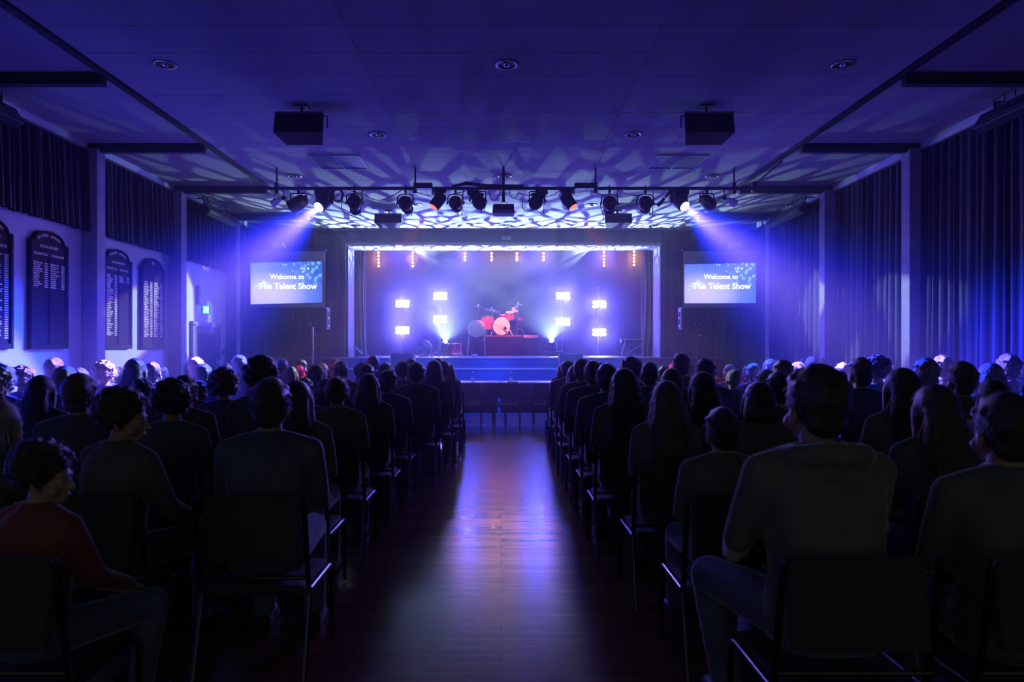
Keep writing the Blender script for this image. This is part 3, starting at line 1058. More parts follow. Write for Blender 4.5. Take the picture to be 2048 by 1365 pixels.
def profile_lantern(x, d, label, kind='profile', drop=.10, scale=1.0, flat=False):
    """d: direction of the beam."""
    t = thing('%s_lantern' % kind, (x, BY, BZ), label, 'lantern', 'unlit lanterns on the bar')
    clamp(t, 0, drop)
    R = basis(d)
    yw, yh = .125 * scale, .15 * scale
    c = V((0, 0, -drop - yh))
    yk = MB()
    if flat:
        pts = [(-yw, 0, -yh), (-yw, 0, -.01), (-yw + .02, 0, 0), (yw - .02, 0, 0), (yw, 0, -.01), (yw, 0, -yh)]
    else:
        pts = [(-yw, 0, -yh)] + [(-yw * math.cos(a), 0, -yh * .38 + yh * .38 * math.sin(a)) for a in [PI * k / 10 for k in range(11)]] + [(yw, 0, -yh)]
    yk.tube([V(p) + V((0, 0, -drop)) for p in pts], .010, 6)
    yk.build('yoke', BLACK, t)
    for s in (-1, 1):
        MB().lathe([(.022, 0), (.022, .018), (.012, .022)], c + V((s * yw, 0, 0)), R=Matrix.Rotation(s * PI / 2, 3, 'Y'), n=10).build('tilt_knob', BLACK, t)
    if kind == 'profile':
        pr = [(.0001, -.17), (.05, -.165), (.085, -.13), (.108, -.07), (.112, -.02), (.10, .03), (.078, .06), (.078, .20), (.088, .205), (.088, .23), (.07, .235)]
        MB().lathe([(r * scale, z * scale) for r, z in pr], c, R=R, n=18).build('housing', PLASTIC, t)
        if V(d).normalized().z < .3:
            MB().lathe([(.035, 0), (.035, .06), (.028, .085), (.0001, .09)], c + R @ V((0, 0, -.15 * scale)) + V((0, 0, -.085 * scale)), R=basis((0, -.35, -1)), n=12).build('lamp_cap', PLASTIC, t)
        MB().lathe([(.068 * scale, .232 * scale), (.05 * scale, .238 * scale), (.0001, .240 * scale)], c, R=R, n=18, caps=False).build('lens', DGLASS, t)
        MB().bbox(c + R @ V((0, .10 * scale, .045 * scale)), (.13 * scale, .05, .03), .004, rot=R).build('shutter_gate', BLACK, t)
        MB().tube([c + R @ V((0, .02, -.13)), c + V((.05, -.12, -.22)), c + V((.10, -.05, -.20)), V((.12, 0, -.03)), V((.14, 0, 0))], .006, 5).build('tail_cable', BLACK, t)
    else:
        pr = [(.0001, -.13), (.07, -.125), (.10, -.09), (.115, 0), (.118, .12), (.125, .125), (.125, .14)]
        MB().lathe([(r * scale, z * scale) for r, z in pr], c, R=R, n=20).build('housing', PLASTIC, t)
        MB().lathe([(.112 * scale, .138 * scale), (.06, .148 * scale), (.0001, .152 * scale)], c, R=R, n=20, caps=False).build('lens', DGLASS, t)
        MB().lathe([(.05, 0), (.05, .03), (.0001, .04)], c + R @ V((0, 0, -.125 * scale)), R=basis(-V(d)), n=12).build('lamp_cap', PLASTIC, t)
    MB().tube([(.03, 0, .02), (.07, -.02, -.06), (.05, 0, c.z + .1)], .004, 5).build('safety_wire', CHROME, t)
    return t


def bx(px):
    return (px - 1003) / FPX * BY


profile_lantern(bx(597), (-.75, .15, -.45), 'unlit par can tilted toward the white wall, first on the bar at the door end', 'par', .08, 1.0, True)
profile_lantern(bx(709), (-.12, .8, -.25), 'unlit profile lantern beside the coiled cable', drop=.08)
profile_lantern(bx(811), (.02, .85, -.12), 'unlit profile lantern between coiled cable and dimmer box, pointing at the stage', drop=.09)
profile_lantern(bx(911), (0, .9, -.1), 'profile lantern seen square from behind, beside the door-side red head', drop=.09, scale=.95)
profile_lantern(bx(956), (-.45, .35, .75), 'unlit lantern tipped steeply on the door side of the ceiling projector', drop=.05, scale=.95, flat=True)
profile_lantern(bx(1074), (.45, .35, .75), 'lantern tipped steeply on the curtain side of the ceiling projector', drop=.05, scale=.95, flat=True)
profile_lantern(bx(1219), (.12, .8, -.18), 'unlit profile lantern next to the dimmer box on the curtain-wall side', drop=.09)
profile_lantern(bx(1291), (.15, .8, -.1), 'unlit profile lantern standing alone between dimmer box and lit curtain-side head', drop=.09)
profile_lantern(bx(1414), (.5, .5, -.3), 'unlit par can beyond the lit head at the curtain-wall end of the bar', 'par', .08, .85, True)


def moving_head(loc, d, label, lens_mat, group, up=1, scale=1.0, body=None):
    """Hung (up=1) or standing (up=-1) moving head; loc is the lens centre, d the beam direction."""
    body = body or PLASTIC
    L = V(loc)
    d = V(d).normalized()
    R = basis(d)
    piv = L - d * .16 * scale                    # tilt axis
    t = thing('moving_head', piv, label, 'moving head', group)
    az = math.atan2(d.x, d.y)
    Rz = Matrix.Rotation(-az, 3, 'Z')
    base_z = up * (.15 if up > 0 else .22) * scale
    MB().bbox((0, 0, base_z), (.25 * scale, .20 * scale, (.085 if up > 0 else .11) * scale), .015, rot=Rz).build('base', PLASTIC, t)
    for s in (-1, 1):
        MB().bbox(Rz @ V((s * .125 * scale, 0, base_z / 2)), (.045 * scale, .10 * scale, (.22 if up > 0 else .28) * scale), .012, rot=Rz).build('yoke_arm', body, t)
    pr = [(.0001, -.13), (.06, -.125), (.095, -.09), (.105, 0), (.10, .09), (.092, .15), (.078, .158)]
    MB().lathe([(r * scale, z * scale) for r, z in pr], (0, 0, 0), R=R, n=20, caps=False).build('head', body, t)
    MB().lathe([(.078 * scale, .156 * scale), (.04 * scale, .162 * scale), (.0001, .164 * scale)], R=R, n=20, caps=False).build('lens', lens_mat, t)
    return t


LENSW = glow('lit_lens', (0.93, 0.88, 1.0), 26)
LENSR = glow('red_lens', (1.0, 0.08, 0.05), 4.0)
WBODY = mat('wash_head_plastic', (0.12, 0.12, 0.16), 0.5, 0.4)
for s in (-1, 1):
    L = V(WASH[s])
    d = (V(WASH_AIM[s]) - L).normalized()
    side = 'door' if s < 0 else 'curtain-wall'
    t = moving_head(L - d * .03, d, 'lit moving head throwing a violet beam toward the %s side' % side, LENSW, 'lit wash heads on the bar', body=WBODY)
    top = t.location.z + .29
    MB().tube([(0, BY - t.location.y, BZ - t.location.z), (0, 0, .15)], .02, 8).build('clamp', BLACK, t)
    L = V(RED[s])
    d = (V((s * 2.75, 9.9, 1.25)) - L).normalized()
    t = moving_head(L - d * .02, d, 'moving head with a red glowing lens on the %s side of the ceiling projector' % side, LENSR, 'red moving heads on the bar', scale=.9)
    MB().tube([(0, BY - t.location.y, BZ - t.location.z), (0, 0, .14)], .02, 8).build('clamp', BLACK, t)

# ceiling projector
t = thing('ceiling_projector', (0.03, BY - .05, BZ), 'dark ceiling projector hung under the middle of the lighting bar', 'projector')
MB().tube([(0, 0, CZ - BZ), (0, 0, -.22)], .022, 8).bbox((0, 0, -.17), (.05, .05, .12), .006).build('pole', BLACK, t)
MB().tube([(-.12, 0, -.30), (0, 0, -.20), (.12, 0, -.30)], .006, 5).build('spider_bracket', BLACK, t)
MB().bbox((0, 0, -.34), (.33, .28, .13), .03).build('case', PLASTIC, t)
MB().bbox((0, 0, -.395), (.34, .29, .055), .012).build('lower_case', mat('projector_lower', (.22, .2, .26), .5), t)
MB().lathe([(.045, 0), (.045, .03), (.03, .035)], (.08, .14, -.34), R=Matrix.Rotation(-PI / 2, 3, 'X'), n=16).build('lens', DGLASS, t)

# coil and hanging cables
t = thing('cable_coil', (bx(676), BY, BZ), 'hanging coil of black cable beside the lit head on the door side', 'cable')
for k in range(5):
    pts = [(.075 * (1 + .12 * wob(1)) * math.cos(a) + wob(.006), .012 * (k - 2), -.11 + .10 * (1 + .1 * wob(1)) * math.sin(a)) for a in [2 * PI * q / 20 for q in range(20)]]
    MB().tube(pts, .0075, 6, closed=True).build('loop', BLACK, t)


def cable(pts_px, label, r=.0065, dy=-.03):
    base = V((bx(pts_px[0][0]), BY, 0))
    P = []
    for px, py in pts_px:
        P.append(V(((px - 1003) / FPX * BY, BY + dy, EYE - (py - 699) / FPX * BY)))
    out = []
    for i in range(len(P) - 1):           # Catmull-Rom through the points
        p0, p1, p2, p3 = P[max(0, i - 1)], P[i], P[i + 1], P[min(len(P) - 1, i + 2)]
        for k in range(6):
            u = k / 6
            out.append(0.5 * ((2 * p1) + (p2 - p0) * u + (2 * p0 - 5 * p1 + 4 * p2 - p3) * u * u + (3 * p1 - p0 - 3 * p2 + p3) * u ** 3))
    out.append(P[-1])
    o = MB().tube(out, r, 6).build('hanging_cable', BLACK)
    return tag(o, label, 'cable', 'cables looped from the lighting bar')


cable([(692, 379), (705, 384), (722, 387), (748, 400), (768, 400), (790, 390), (808, 378)], 'cable drooping from coil to the next profile lantern')
cable([(686, 400), (684, 418), (695, 428), (707, 421)], 'short cable loop under the coiled cable')
cable([(817, 380), (845, 389), (866, 394)], 'cable from the dimmer box to the red head on the door side')
cable([(905, 389), (925, 385), (945, 378)], 'short cable draped from bundle to the square-on lantern')
cable([(928, 380), (925, 400), (938, 409), (945, 404)], 'cable loop beside the lantern tipped on the door side')
cable([(978, 381), (981, 397), (988, 402), (997, 395), (1001, 380)], 'U-shaped cable loop over the ceiling projector')
cable([(1018, 380), (1022, 394), (1030, 397), (1036, 388)], 'small cable loop on the curtain side of the projector')
cable([(1036, 387), (1060, 392), (1100, 393), (1122, 380)], 'long cable draped behind the tipped lantern on the curtain side')
cable([(1045, 396), (1045, 416), (1054, 424), (1066, 420)], 'cable loop hanging under the tipped lantern on the curtain side')
cable([(1122, 380), (1124, 398), (1130, 406), (1138, 402)], 'cable loop beside the red head on the curtain side')
cable([(1182, 384), (1196, 388), (1210, 392)], 'cable from the curtain-side dimmer box to its neighbour lantern')
cable([(1203, 395), (1201, 415), (1207, 430), (1216, 425)], 'cable loop hanging below the lantern next to the curtain-side dimmer box')
cable([(1234, 381), (1258, 390), (1280, 393)], 'cable between the two profile lanterns on the curtain side')
cable([(1345, 379), (1352, 384), (1358, 386)], 'short cable onto the lit head at the curtain end')
cable([(658, 403), (668, 396), (676, 391)], 'short cable from the lit head on the door side to the coil')

# folded arm bracket beside the lit curtain-side head
t = thing('folding_bracket', (bx(1346), BY - .02, BZ), 'jointed black arm hanging from the bar beside the lit curtain-side head', 'arm')
MB().tube([(0, 0, 0), (-.13, 0, -.15)], .018, 8).build('upper_arm', BLACK, t)
MB().bbox((-.19, 0, -.22), (.05, .05, .16), .01, rot=(0, .7, 0)).build('fore_arm', BLACK, t)
MB().tube([(0, -.03, -.14), (-.06, -.03, -.22)], .006, 6).build('rod', CHROME, t)
for s, px, sd in ((-1, 567, 'door'), (1, 1449, 'curtain-wall')):
    t = thing('clip_spot', (bx(px), BY, BZ), 'little white clip spotlight at the %s end of the lighting bar' % sd, 'spotlight', 'clip spotlights')
    MB().tube([(0, 0, 0), (0, 0, -.12)], .008, 6).build('stem', BLACK, t)
    MB().ball((0, 0, -.15), .035).build('joint', PLASTIC, t)
    MB().lathe([(.03, -.06), (.045, .0), (.06, .10), (.055, .11)], (-s * -.09, 0, -.19), R=basis((s * .8, .1, -.5)), n=14).build('shade', WHITE, t)
    MB().ball((s * .13, 0, -.19), .04, scale=(1, 1, 1)).build('lamp', mat('clip_lamp', (.3, .15, .2), .3), t)


# ------------------------------------------------------------------ stage lighting fixtures
BLENS = glow('blinder_lamp', (0.93, 0.95, 1.0), 38)
for i, (px, pz) in enumerate(BLINDERS):
    side = 'door' if px < 0 else 'curtain-wall'
    pos = 'outer' if abs(px) > 2.5 else 'inner'
    lev = 'upper' if pz > 2.6 else 'lower'
    t = thing('blinder_panel', (px, BLIND_Y, pz), 'white-hot %s lamp panel of the %s pair at the %s side of the stage' % (lev, pos, side), 'stage light', 'white lamp panels at the back of the stage')
    MB().bbox((0, 0, 0), (.44, .10, .27), .015).build('housing', PLASTIC, t)
    for r in range(2):
        for c in range(4):
            MB().lathe([(.052, 0), (.034, -.010), (.0001, -.014)], (-.156 + c * .104, -.052, .06 - r * .12), R=Matrix.Rotation(-PI / 2, 3, 'X'), n=12, caps=False).build('lamp', BLENS, t)
    MB().bbox((0, .08, 0), (.05, .08, .05), .008).build('clamp', BLACK, t)
for px in (-3.04, -1.88, 1.89, 3.0):
    side = 'door' if px < 0 else 'curtain-wall'
    pos = 'outer' if abs(px) > 2.5 else 'inner'
    t = thing('lamp_pole', (px, BLIND_Y + .139, SZ), 'thin upright pole carrying the %s pair of lamp panels on the %s side' % (pos, side), 'pole', 'poles of the lamp panels')
    MB().tube([(0, 0, .02), (0, 0, 2.12 if pos == 'outer' else 1.98)], .018, 8).build('pole', CHROME, t)
    MB().lathe([(.26, 0), (.26, .02), (.04, .035), (.03, .05)], n=20).build('base_plate', BLACK, t)

AMB = glow('amber_lamp', (1.0, 0.42, 0.12), 9)
for px, n, zt in ((-3.6, 5, 4.28), (-2.6, 5, 4.28), (-1.07, 3, 4.26), (-.29, 3, 4.26), (.45, 3, 4.26), (1.23, 3, 4.26), (3.0, 5, 4.29), (3.88, 5, 4.31)):
    order = {-3.6: 'outermost five-lamp bar on the door side', -2.6: 'five-lamp bar on the door side next to the outermost', -1.07: 'short three-lamp bar on the door side of the middle four', -.29: 'three-lamp bar just door side of the stage middle', .45: 'three-lamp bar just curtain side of the stage middle', 1.23: 'short three-lamp bar on the curtain side of the middle four', 3.0: 'five-lamp bar on the curtain side next to the outermost', 3.88: 'outermost five-lamp bar on the curtain side'}[px]
    t = thing('amber_light_bar', (px, 20.0, zt), 'upright amber ' + order, 'stage light', 'hanging amber light bars')
    MB().bbox((0, .03, -.049 * (n - 1)), (.075, .06, .098 * n + .02), .01).build('housing', BLACK, t)
    for k in range(n):
        MB().ball((0, -.012, -.098 * k), .031, 12, 8).build('lamp', AMB, t)
    MB().tube([(0, .03, .05), (0, .03, 5.3 - zt)], .012, 6).build('hanger', BLACK, t)

for s in (-1, 1):
    L = V(FLOORHEAD[s])
    d = V((-s * 1.9, -4.0, 3.1)).normalized()
    lens = glow('gobo_lens', (0.85, 0.96, 1.0), 25)
    t = moving_head(L - d * .02, d, 'lit moving head on the %s side of the drums, pale beam fanning upward' % ('door' if s < 0 else 'curtain-wall'), lens, 'lit moving heads on the stage', up=-1, scale=.8)
    case = thing('flight_case', (t.location.x, t.location.y, SZ), 'dark case under the moving head on the %s side of the drums' % ('door' if s < 0 else 'curtain-wall'), 'case', 'cases under the moving heads')
    hgt = t.location.z - .22 * .8 - .055 * .8 - SZ
    MB().bbox((0, 0, hgt / 2), (.5, .45, max(.05, hgt)), .012).build('box', BLACK, case)
    MB().tube([(-s * -.10, -.02, .42), (s * .2, -.04, .50), (s * .32, -.05, .40)], .008, 6).build('cable', CHROME, case)
for s in (-1, 1):
    t = thing('hung_profile', (s * 2.5, 18.75, 4.25), 'lantern hung behind the stage header at the %s side, beam crossing the stage' % ('door' if s < 0 else 'curtain-wall'), 'lantern', 'lanterns behind the header')
    R = basis((-s * 8.2, -9.6, -2.6))
    MB().lathe([(.0001, -.25), (.09, -.22), (.10, -.05), (.075, .0), (.075, .08)], R=R, n=16).build('housing', PLASTIC, t)
    MB().lathe([(.073, .078), (.0001, .085)], R=R, n=16, caps=False).build('lens', lens, t)
    MB().tube([(0, 0, .08), (0, 0, 1.05)], .015, 6).build('hanger', BLACK, t)
    t = thing('hung_profile', (s * .9, 18.4, 4.75), 'added red lantern unseen behind the stage header, aimed at the drums, %s side' % ('door' if s < 0 else 'curtain-wall'), 'lantern', 'added red lanterns behind the header')  # made-up housing for the added drum light
    R = basis((-s * 1.0, 3.1, -2.3))
    MB().lathe([(.0001, -.25), (.09, -.22), (.10, -.05), (.075, .0), (.075, .08)], R=R, n=16).build('housing', PLASTIC, t)
    MB().lathe([(.073, .078), (.0001, .085)], R=R, n=16, caps=False).build('lens', LENSR, t)
    MB().tube([(0, 0, .08), (0, 0, .58)], .015, 6).build('hanger', BLACK, t)

t = thing('hung_profile', (-1.15, 17.25, 4.5), 'small unseen lantern added just inside the header straight above the red drum', 'lantern')  # made-up housing for the added light on the red drum
MB().lathe([(.0001, -.2), (.08, -.18), (.085, 0), (.07, .06), (.07, .12)], R=basis((0, .1, -1)), n=16).build('housing', PLASTIC, t)
MB().lathe([(.068, .118), (.0001, .122)], R=basis((0, .1, -1)), n=16, caps=False).build('lens', LENSR, t)
MB().tube([(0, 0, .1), (0, 0, .82)], .015, 6).build('hanger', BLACK, t)

# ------------------------------------------------------------------ drum kit on its riser
RZ = 1.88
DY = 21.5
DRED = mat('drum_shell', (0.55, 0.05, 0.04), 0.3, 0.6, var=0.15)
SKIN = mat('drum_skin', (0.75, 0.72, 0.70), 0.5, 0.4, var=0.05)
BRASS = mat('brass_cymbal', (0.75, 0.48, 0.2), 0.3, 0.5, metal=1.0, var=.1)
rs = thing('drum_riser', (.12, 21.75, SZ), 'dark raised platform under the drum kit at the back of the stage', 'platform')
MB().bbox((0, 0, RZ - SZ - .03), (2.05, 1.9, .06), .008).build('deck', STF, rs)
MB().box((0, -.92, (RZ - SZ - .06) / 2), (2.0, .03, RZ - SZ - .06)).build('skirt', BACKD, rs)
for a in (-.95, .95):
    for b in (-.85, .85):
        MB().tube([(a, b, 0), (a, b, RZ - SZ - .06)], .025, 8).build('leg', BLACK, rs)
MB().bbox((.78, -.95, RZ - SZ - .04), (.45, .04, .09), .006).build('edge_board', mat('edge_board', (.5, .4, .45), .5), rs)


def drum(name, loc, r, h, label, axis='Z', lugs=8, skin=None, shell=None, tilt=(0, 0, 0), mount=True):
    t = thing(name, loc, label, 'drum', 'drums of the kit', rot=tilt)
    R = Matrix.Identity(3) if axis == 'Z' else Matrix.Rotation(PI / 2, 3, 'X')
    MB().lathe([(r, -h / 2), (r, h / 2)], R=R, n=28, caps=False).build('shell', shell or DRED, t)
    for s in (-1, 1):
        MB().lathe([(r * .97, s * h / 2 * .99), (.0001, s * h / 2)], R=R, n=28, caps=False).build('skin', skin or SKIN, t)
        MB().lathe([(r * 1.0, s * (h / 2 - .02)), (r * 1.05, s * (h / 2 - .018)), (r * 1.05, s * (h / 2 + .012)), (r * .98, s * (h / 2 + .012))], R=R, n=28, caps=False).build('hoop', CHROME, t)
    for k in range(lugs):
        a = 2 * PI * k / lugs + .2
        p = [R @ V((r * 1.035 * math.cos(a), r * 1.035 * math.sin(a), z)) for z in (-h / 2, h / 2)]
        MB().tube(p, .009, 6).build('tension_rod', CHROME, t)
    return t


bd = drum('bass_drum', (0, DY - .05, RZ + .285), .272, .42, 'pale-skinned bass drum facing the hall in the middle of the kit', 'Y')
MB().lathe([(.055, -.001), (.055, .006), (.0001, .007)], (.11, -.215, -.06), R=Matrix.Rotation(PI / 2, 3, 'X'), n=18).build('port_hole', BLACK, bd)
for s in (-1, 1):
    MB().tube([(s * .25, -.12, -.08), (s * .34, -.2, -.28)], .011, 6).build('spur', CHROME, bd)
ft = drum('floor_tom', (-.45, DY + .1, RZ + .40), .20, .40, 'tall floor tom on the door side of the bass drum')
for k in range(3):
    a = 2 * PI * k / 3 + .5
    MB().tube([(.215 * math.cos(a), .215 * math.sin(a), .05), (.235 * math.cos(a), .235 * math.sin(a), -.40)], .010, 6).build('leg', CHROME, ft)
rt = drum('rack_tom', (.27, DY + .05, RZ + .63), .145, .22, 'small tom mounted over the curtain side of the bass drum', tilt=(.35, 0, 0))
MB().tube([(0, 0, -.1), (-.12, -.02, -.16), (-.16, -.02, -.3)], .014, 6).build('mount_arm', CHROME, rt)
rt2 = drum('rack_tom', (.42, DY + .3, RZ + .74), .12, .30, 'narrow upright tom standing behind the small mounted tom', tilt=(.9, .2, 0))
MB().tube([(0, 0, -.1), (.0, -.05, -.36)], .014, 6).build('mount_arm', CHROME, rt2)
sn = drum('snare_drum', (.05, DY + .45, RZ + .62), .17, .13, 'shallow snare drum behind the bass drum', tilt=(.15, 0, 0))
for k in range(3):
    a = 2 * PI * k / 3
    MB().tube([(0, 0, -.06), (0, 0, -.42), (.24 * math.cos(a), .24 * math.sin(a), -.61)], .011, 6).build('leg', CHROME, sn)


def cymbal(loc, hgt, r, tilt, label, name='cymbal_stand', second=False):
    t = thing(name, loc, label, 'cymbal', 'cymbals of the kit')
    MB().tube([(0, 0, .18), (0, 0, hgt)], .013, 8).build('stand', CHROME, t)
    for k in range(3):
        a = 2 * PI * k / 3 + .4
        MB().tube([(0, 0, .42), (.26 * math.cos(a), .26 * math.sin(a), .01)], .010, 6).build('leg', CHROME, t)
    R = Euler(tilt).to_matrix()
    pr = [(r, 0), (r * .6, .012), (r * .22, .024), (r * .16, .05), (.0001, .055)]
    MB().lathe(pr, (0, 0, hgt), R=R, n=28, caps=False).build('cymbal', BRASS, t)
    if second:
        MB().lathe([(a, -b) for a, b in pr], (0, 0, hgt - .03), R=R, n=28, caps=False).build('lower_cymbal', BRASS, t)
    MB().lathe([(.02, 0), (.02, .04), (.01, .06)], (0, 0, hgt + .04), n=8).build('wing_nut', CHROME, t)
    return t


cymbal((-.30, DY + .18, RZ), .80, .285, (.25, .20, 0), 'broad tilted cymbal over the floor tom')
cymbal((-.74, DY + .36, RZ), .93, .17, (.05, .08, 0), 'small cymbal pair on a slim stand behind the broad tilted cymbal', 'hi_hat', True)
cymbal((.53, DY + .05, RZ), .96, .16, (.18, -.12, 0), 'high cymbal alone on the stand at the curtain side of the kit')
th = thing('drum_stool', (.54, DY + .6, RZ), 'round padded stool at the curtain side of the drum kit', 'stool')
MB().lathe([(.17, .50), (.18, .54), (.16, .58), (.0001, .585)], n=20).build('seat', DRED, th)
for k in range(3):
    a = 2 * PI * k / 3
    MB().tube([(0, 0, .5), (0, 0, .3), (.22 * math.cos(a), .22 * math.sin(a), .01)], .014, 6).build('leg', CHROME, th)
gong = thing('side_drum', (-.74, 20.35, SZ), 'large pale drum leaning beside the drum riser on the door side', 'drum')
R = Matrix.Rotation(PI / 2 - .25, 3, 'X')
MB().lathe([(.27, -.12), (.27, .12)], (0, 0, .78), R=R, n=28, caps=False).build('shell', mat('pale_drum', (.6, .5, .5), .5), gong)
for s in (-1, 1):
    MB().lathe([(.27, s * .12), (.0001, s * .125)], (0, 0, .78), R=R, n=28, caps=False).build('skin', SKIN, gong)
for s in (-1, 1):
    MB().tube([(s * .22, -.1, .65), (s * .26, -.2, .01)], .014, 6).tube([(s * .22, .1, .65), (s * .26, .3, .01)], .014, 6).build('stand_leg', CHROME, gong)


def mic_stand(loc, hgt, boom, label, rz=0):
    t = thing('microphone_stand', loc, label, 'microphone stand', 'microphone stands', rot=(0, 0, rz))
    MB().tube([(0, 0, .02), (0, 0, hgt)], .010, 8).build('pole', BLACK, t)
    for k in range(3):
        a = 2 * PI * k / 3
        MB().tube([(0, 0, .10), (.26 * math.cos(a), .26 * math.sin(a), .01)], .009, 6).build('leg', BLACK, t)
    MB().tube([(0, 0, hgt), boom], .008, 6).build('boom', BLACK, t)
    e = V(boom)
    d = (e - V((0, 0, hgt))).normalized()
    MB().lathe([(.012, -.02), (.018, .08), (.028, .10), (.026, .14), (.0001, .155)], e, R=basis(d), n=12).build('microphone', PLASTIC, t)
    return t


mic_stand((-.28, 20.55, SZ + .0), .98, (.32, .05, .78), 'low microphone stand reaching across the bass drum face')
mic_stand((-1.75, 18.6, SZ), .40, (-.22, -.1, .50), 'short microphone stand by the lit head at the door side')
mic_stand((1.72, 18.6, SZ), .40, (.25, -.1, .42), 'short microphone stand by the lit head at the curtain side')

# front of stage: red drum, fan, music stand, pedals
rd = drum('red_drum', (-1.20, 17.6, SZ + .20), .165, .26, 'short magenta-red drum standing near the stage edge', shell=mat('red_shell', (.75, .03, .16), .3, .6))
for k in range(3):
    a = 2 * PI * k / 3 + .5
    MB().tube([(.175 * math.cos(a), .175 * math.sin(a), .05), (.185 * math.cos(a), .185 * math.sin(a), -.20)], .010, 6).build('leg', CHROME, rd)
spot('red_drum_fill', (-1.15, 17.25, 4.35), (-1.2, 17.55, 1.45), 1100, (1.0, 0.05, 0.22), 9, .6, .03)  # lamp added to brighten the red drum, no such source known
fan = thing('floor_fan', (-2.03, 17.9, SZ), 'round wire-caged floor fan near the stage edge on the door side', 'fan')
cage = MB()
for k in range(6):
    rr = .035 + .033 * k
    pts = [(rr * math.cos(a), -.05 - .05 * (1 - (rr / .2) ** 2), .22 + rr * math.sin(a)) for a in [2 * PI * q / 28 for q in range(28)]]
    cage.tube(pts, .004, 4, closed=True)
for k in range(14):
    a = 2 * PI * k / 14
    cage.tube([(.03 * math.cos(a), -.10, .22 + .03 * math.sin(a)), (.2 * math.cos(a), -.05, .22 + .2 * math.sin(a))], .003, 4)
cage.build('cage', CHROME, fan)
MB().lathe([(.205, -.06), (.205, .06)], (0, 0, .22), R=Matrix.Rotation(PI / 2, 3, 'X'), n=28, caps=False).build('rim', mat('fan_rim', (.3, .25, .35), .4), fan)
for k in range(4):
    MB().bbox(Matrix.Rotation(k * PI / 2, 3, 'Y') @ V((.09, 0, 0)) + V((0, 0, .22)), (.15, .008, .09), .003, rot=Matrix.Rotation(k * PI / 2, 3, 'Y') @ Matrix.Rotation(.5, 3, 'X')).build('blade', mat('fan_blade', (.4, .35, .45), .4), fan)
MB().bbox((0, .06, .22), (.12, .12, .12), .03).build('motor', BLACK, fan)
MB().tube([(-.14, 0, .012), (.14, 0, .012)], .012, 8).tube([(0, .05, .2), (0, .02, .015)], .014, 8).build('foot', BLACK, fan)
ms = thing('music_stand', (-3.52, 16.75, SZ), 'pale tilted music stand by the door-side cheek of the stage opening', 'music stand')
MB().bbox((0, 0, .16), (.30, .14, .03), .004, rot=(-.3, .7, 0)).build('desk', mat('stand_metal', (.55, .52, .6), .35, .5), ms)
MB().tube([(0, .02, .15), (.03, .03, .02)], .011, 6).build('pole', BLACK, ms)
for k in range(3):
    a = 2 * PI * k / 3
    MB().tube([(.03, .03, .06), (.03 + .16 * math.cos(a), .03 + .16 * math.sin(a), .008)], .008, 6).build('leg', BLACK, ms)
for k, (x, y) in enumerate(((-1.72, 17.0), (-1.55, 17.05), (-1.42, 16.9), (-1.0, 17.0))):
    t = thing('effects_pedal', (x, y, SZ), ['pink stomp pedal at the door-side end of the pedal row', 'stomp pedal in the row between fan and red drum', 'stomp pedal right before the red drum', 'stomp pedal just past the red drum'][k], 'pedal', 'pedals on the stage edge')
    MB().bbox((0, 0, .025), (.08, .12, .05), .008).build('case', mat('pedal_paint', (.5, .2, .3), .4), t)
    MB().lathe([(.012, .05), (.012, .065)], (0, -.03, 0), n=8).build('switch', CHROME, t)
t = thing('pedal_board', (-.66, 16.6, SZ), 'small pink box lying near the stage edge before the drum riser', 'box')
MB().bbox((0, 0, .035), (.14, .1, .07), .01).build('case', mat('pink_box', (.65, .3, .45), .5), t)
MB().bbox((0, -.01, .074), (.08, .04, .012), .003).build('lid', BLACK, t)
kb = thing('keyboard', (3.55, 18.2, SZ), 'dark keyboard on folding legs by the wing curtain on the curtain-wall side', 'keyboard')
MB().bbox((0, 0, .40), (.75, .30, .10), .015).build('case', PLASTIC, kb)
for k in range(14):
    MB().bbox((-.30 + k * .045, -.09, .455), (.040, .13, .015), .002).build('key', mat('ivory_key', (.7, .7, .7), .3), kb)
for s in (-1, 1):
    MB().tube([(-.3 * s, -.1, .01), (.3 * s, .1, .36)], .014, 6).build('leg', BLACK, kb)
t = thing('tilted_music_stand', (3.22, 18.0, SZ), 'thin slanted stand beside the keyboard', 'music stand')
MB().bbox((0, 0, .25), (.03, .02, .42), .004, rot=(0, .25, 0)).build('pole', MATS['stand_metal'], t)
MB().lathe([(.12, 0), (.12, .015), (.02, .03)], (-.04, 0, 0), n=14).build('base', BLACK, t)


# wedges on the step before the stage
def wedge(x, label):
    t = thing('stage_monitor', (x, 15.42, 1.02), label, 'speaker', 'wedge monitors')
    prof = [(-.20, 0), (.22, 0), (.22, .10), (.0, .33), (-.17, .33)]
    W = .54
    m = MB()
    a = [V((-W / 2, y_, z_)) for y_, z_ in prof]
    b = [V((W / 2, y_, z_)) for y_, z_ in prof]
    n = len(prof)
    m.add(a + b, [tuple(range(n)), tuple(range(n, 2 * n))[::-1]] + [(i, i + n, (i + 1) % n + n, (i + 1) % n) for i in range(n)])
    m.build('cabinet', mat('wedge_paint', (.05, .055, .08), .45, .4), t)
    MB().bbox((0, .118, .225), (W - .05, .30, .012), .003, rot=(-math.atan2(.23, .22), 0, 0)).build('grille', SPK, t)
    for s in (-1, 1):
        MB().bbox((s * (W / 2 + .004), .02, .17), (.012, .13, .05), .004).build('handle', BLACK, t)
    for s in (-1, 1):
        MB().box((s * (W / 2 - .01), -.204, .165), (.02, .012, .33)).build('corner_strip', CHROME, t)
    return t


wedge(-2.22, 'dark wedge monitor on the step at the door side of the stage front')
wedge(1.55, 'dark wedge monitor on the step at the curtain-wall side of the stage front')


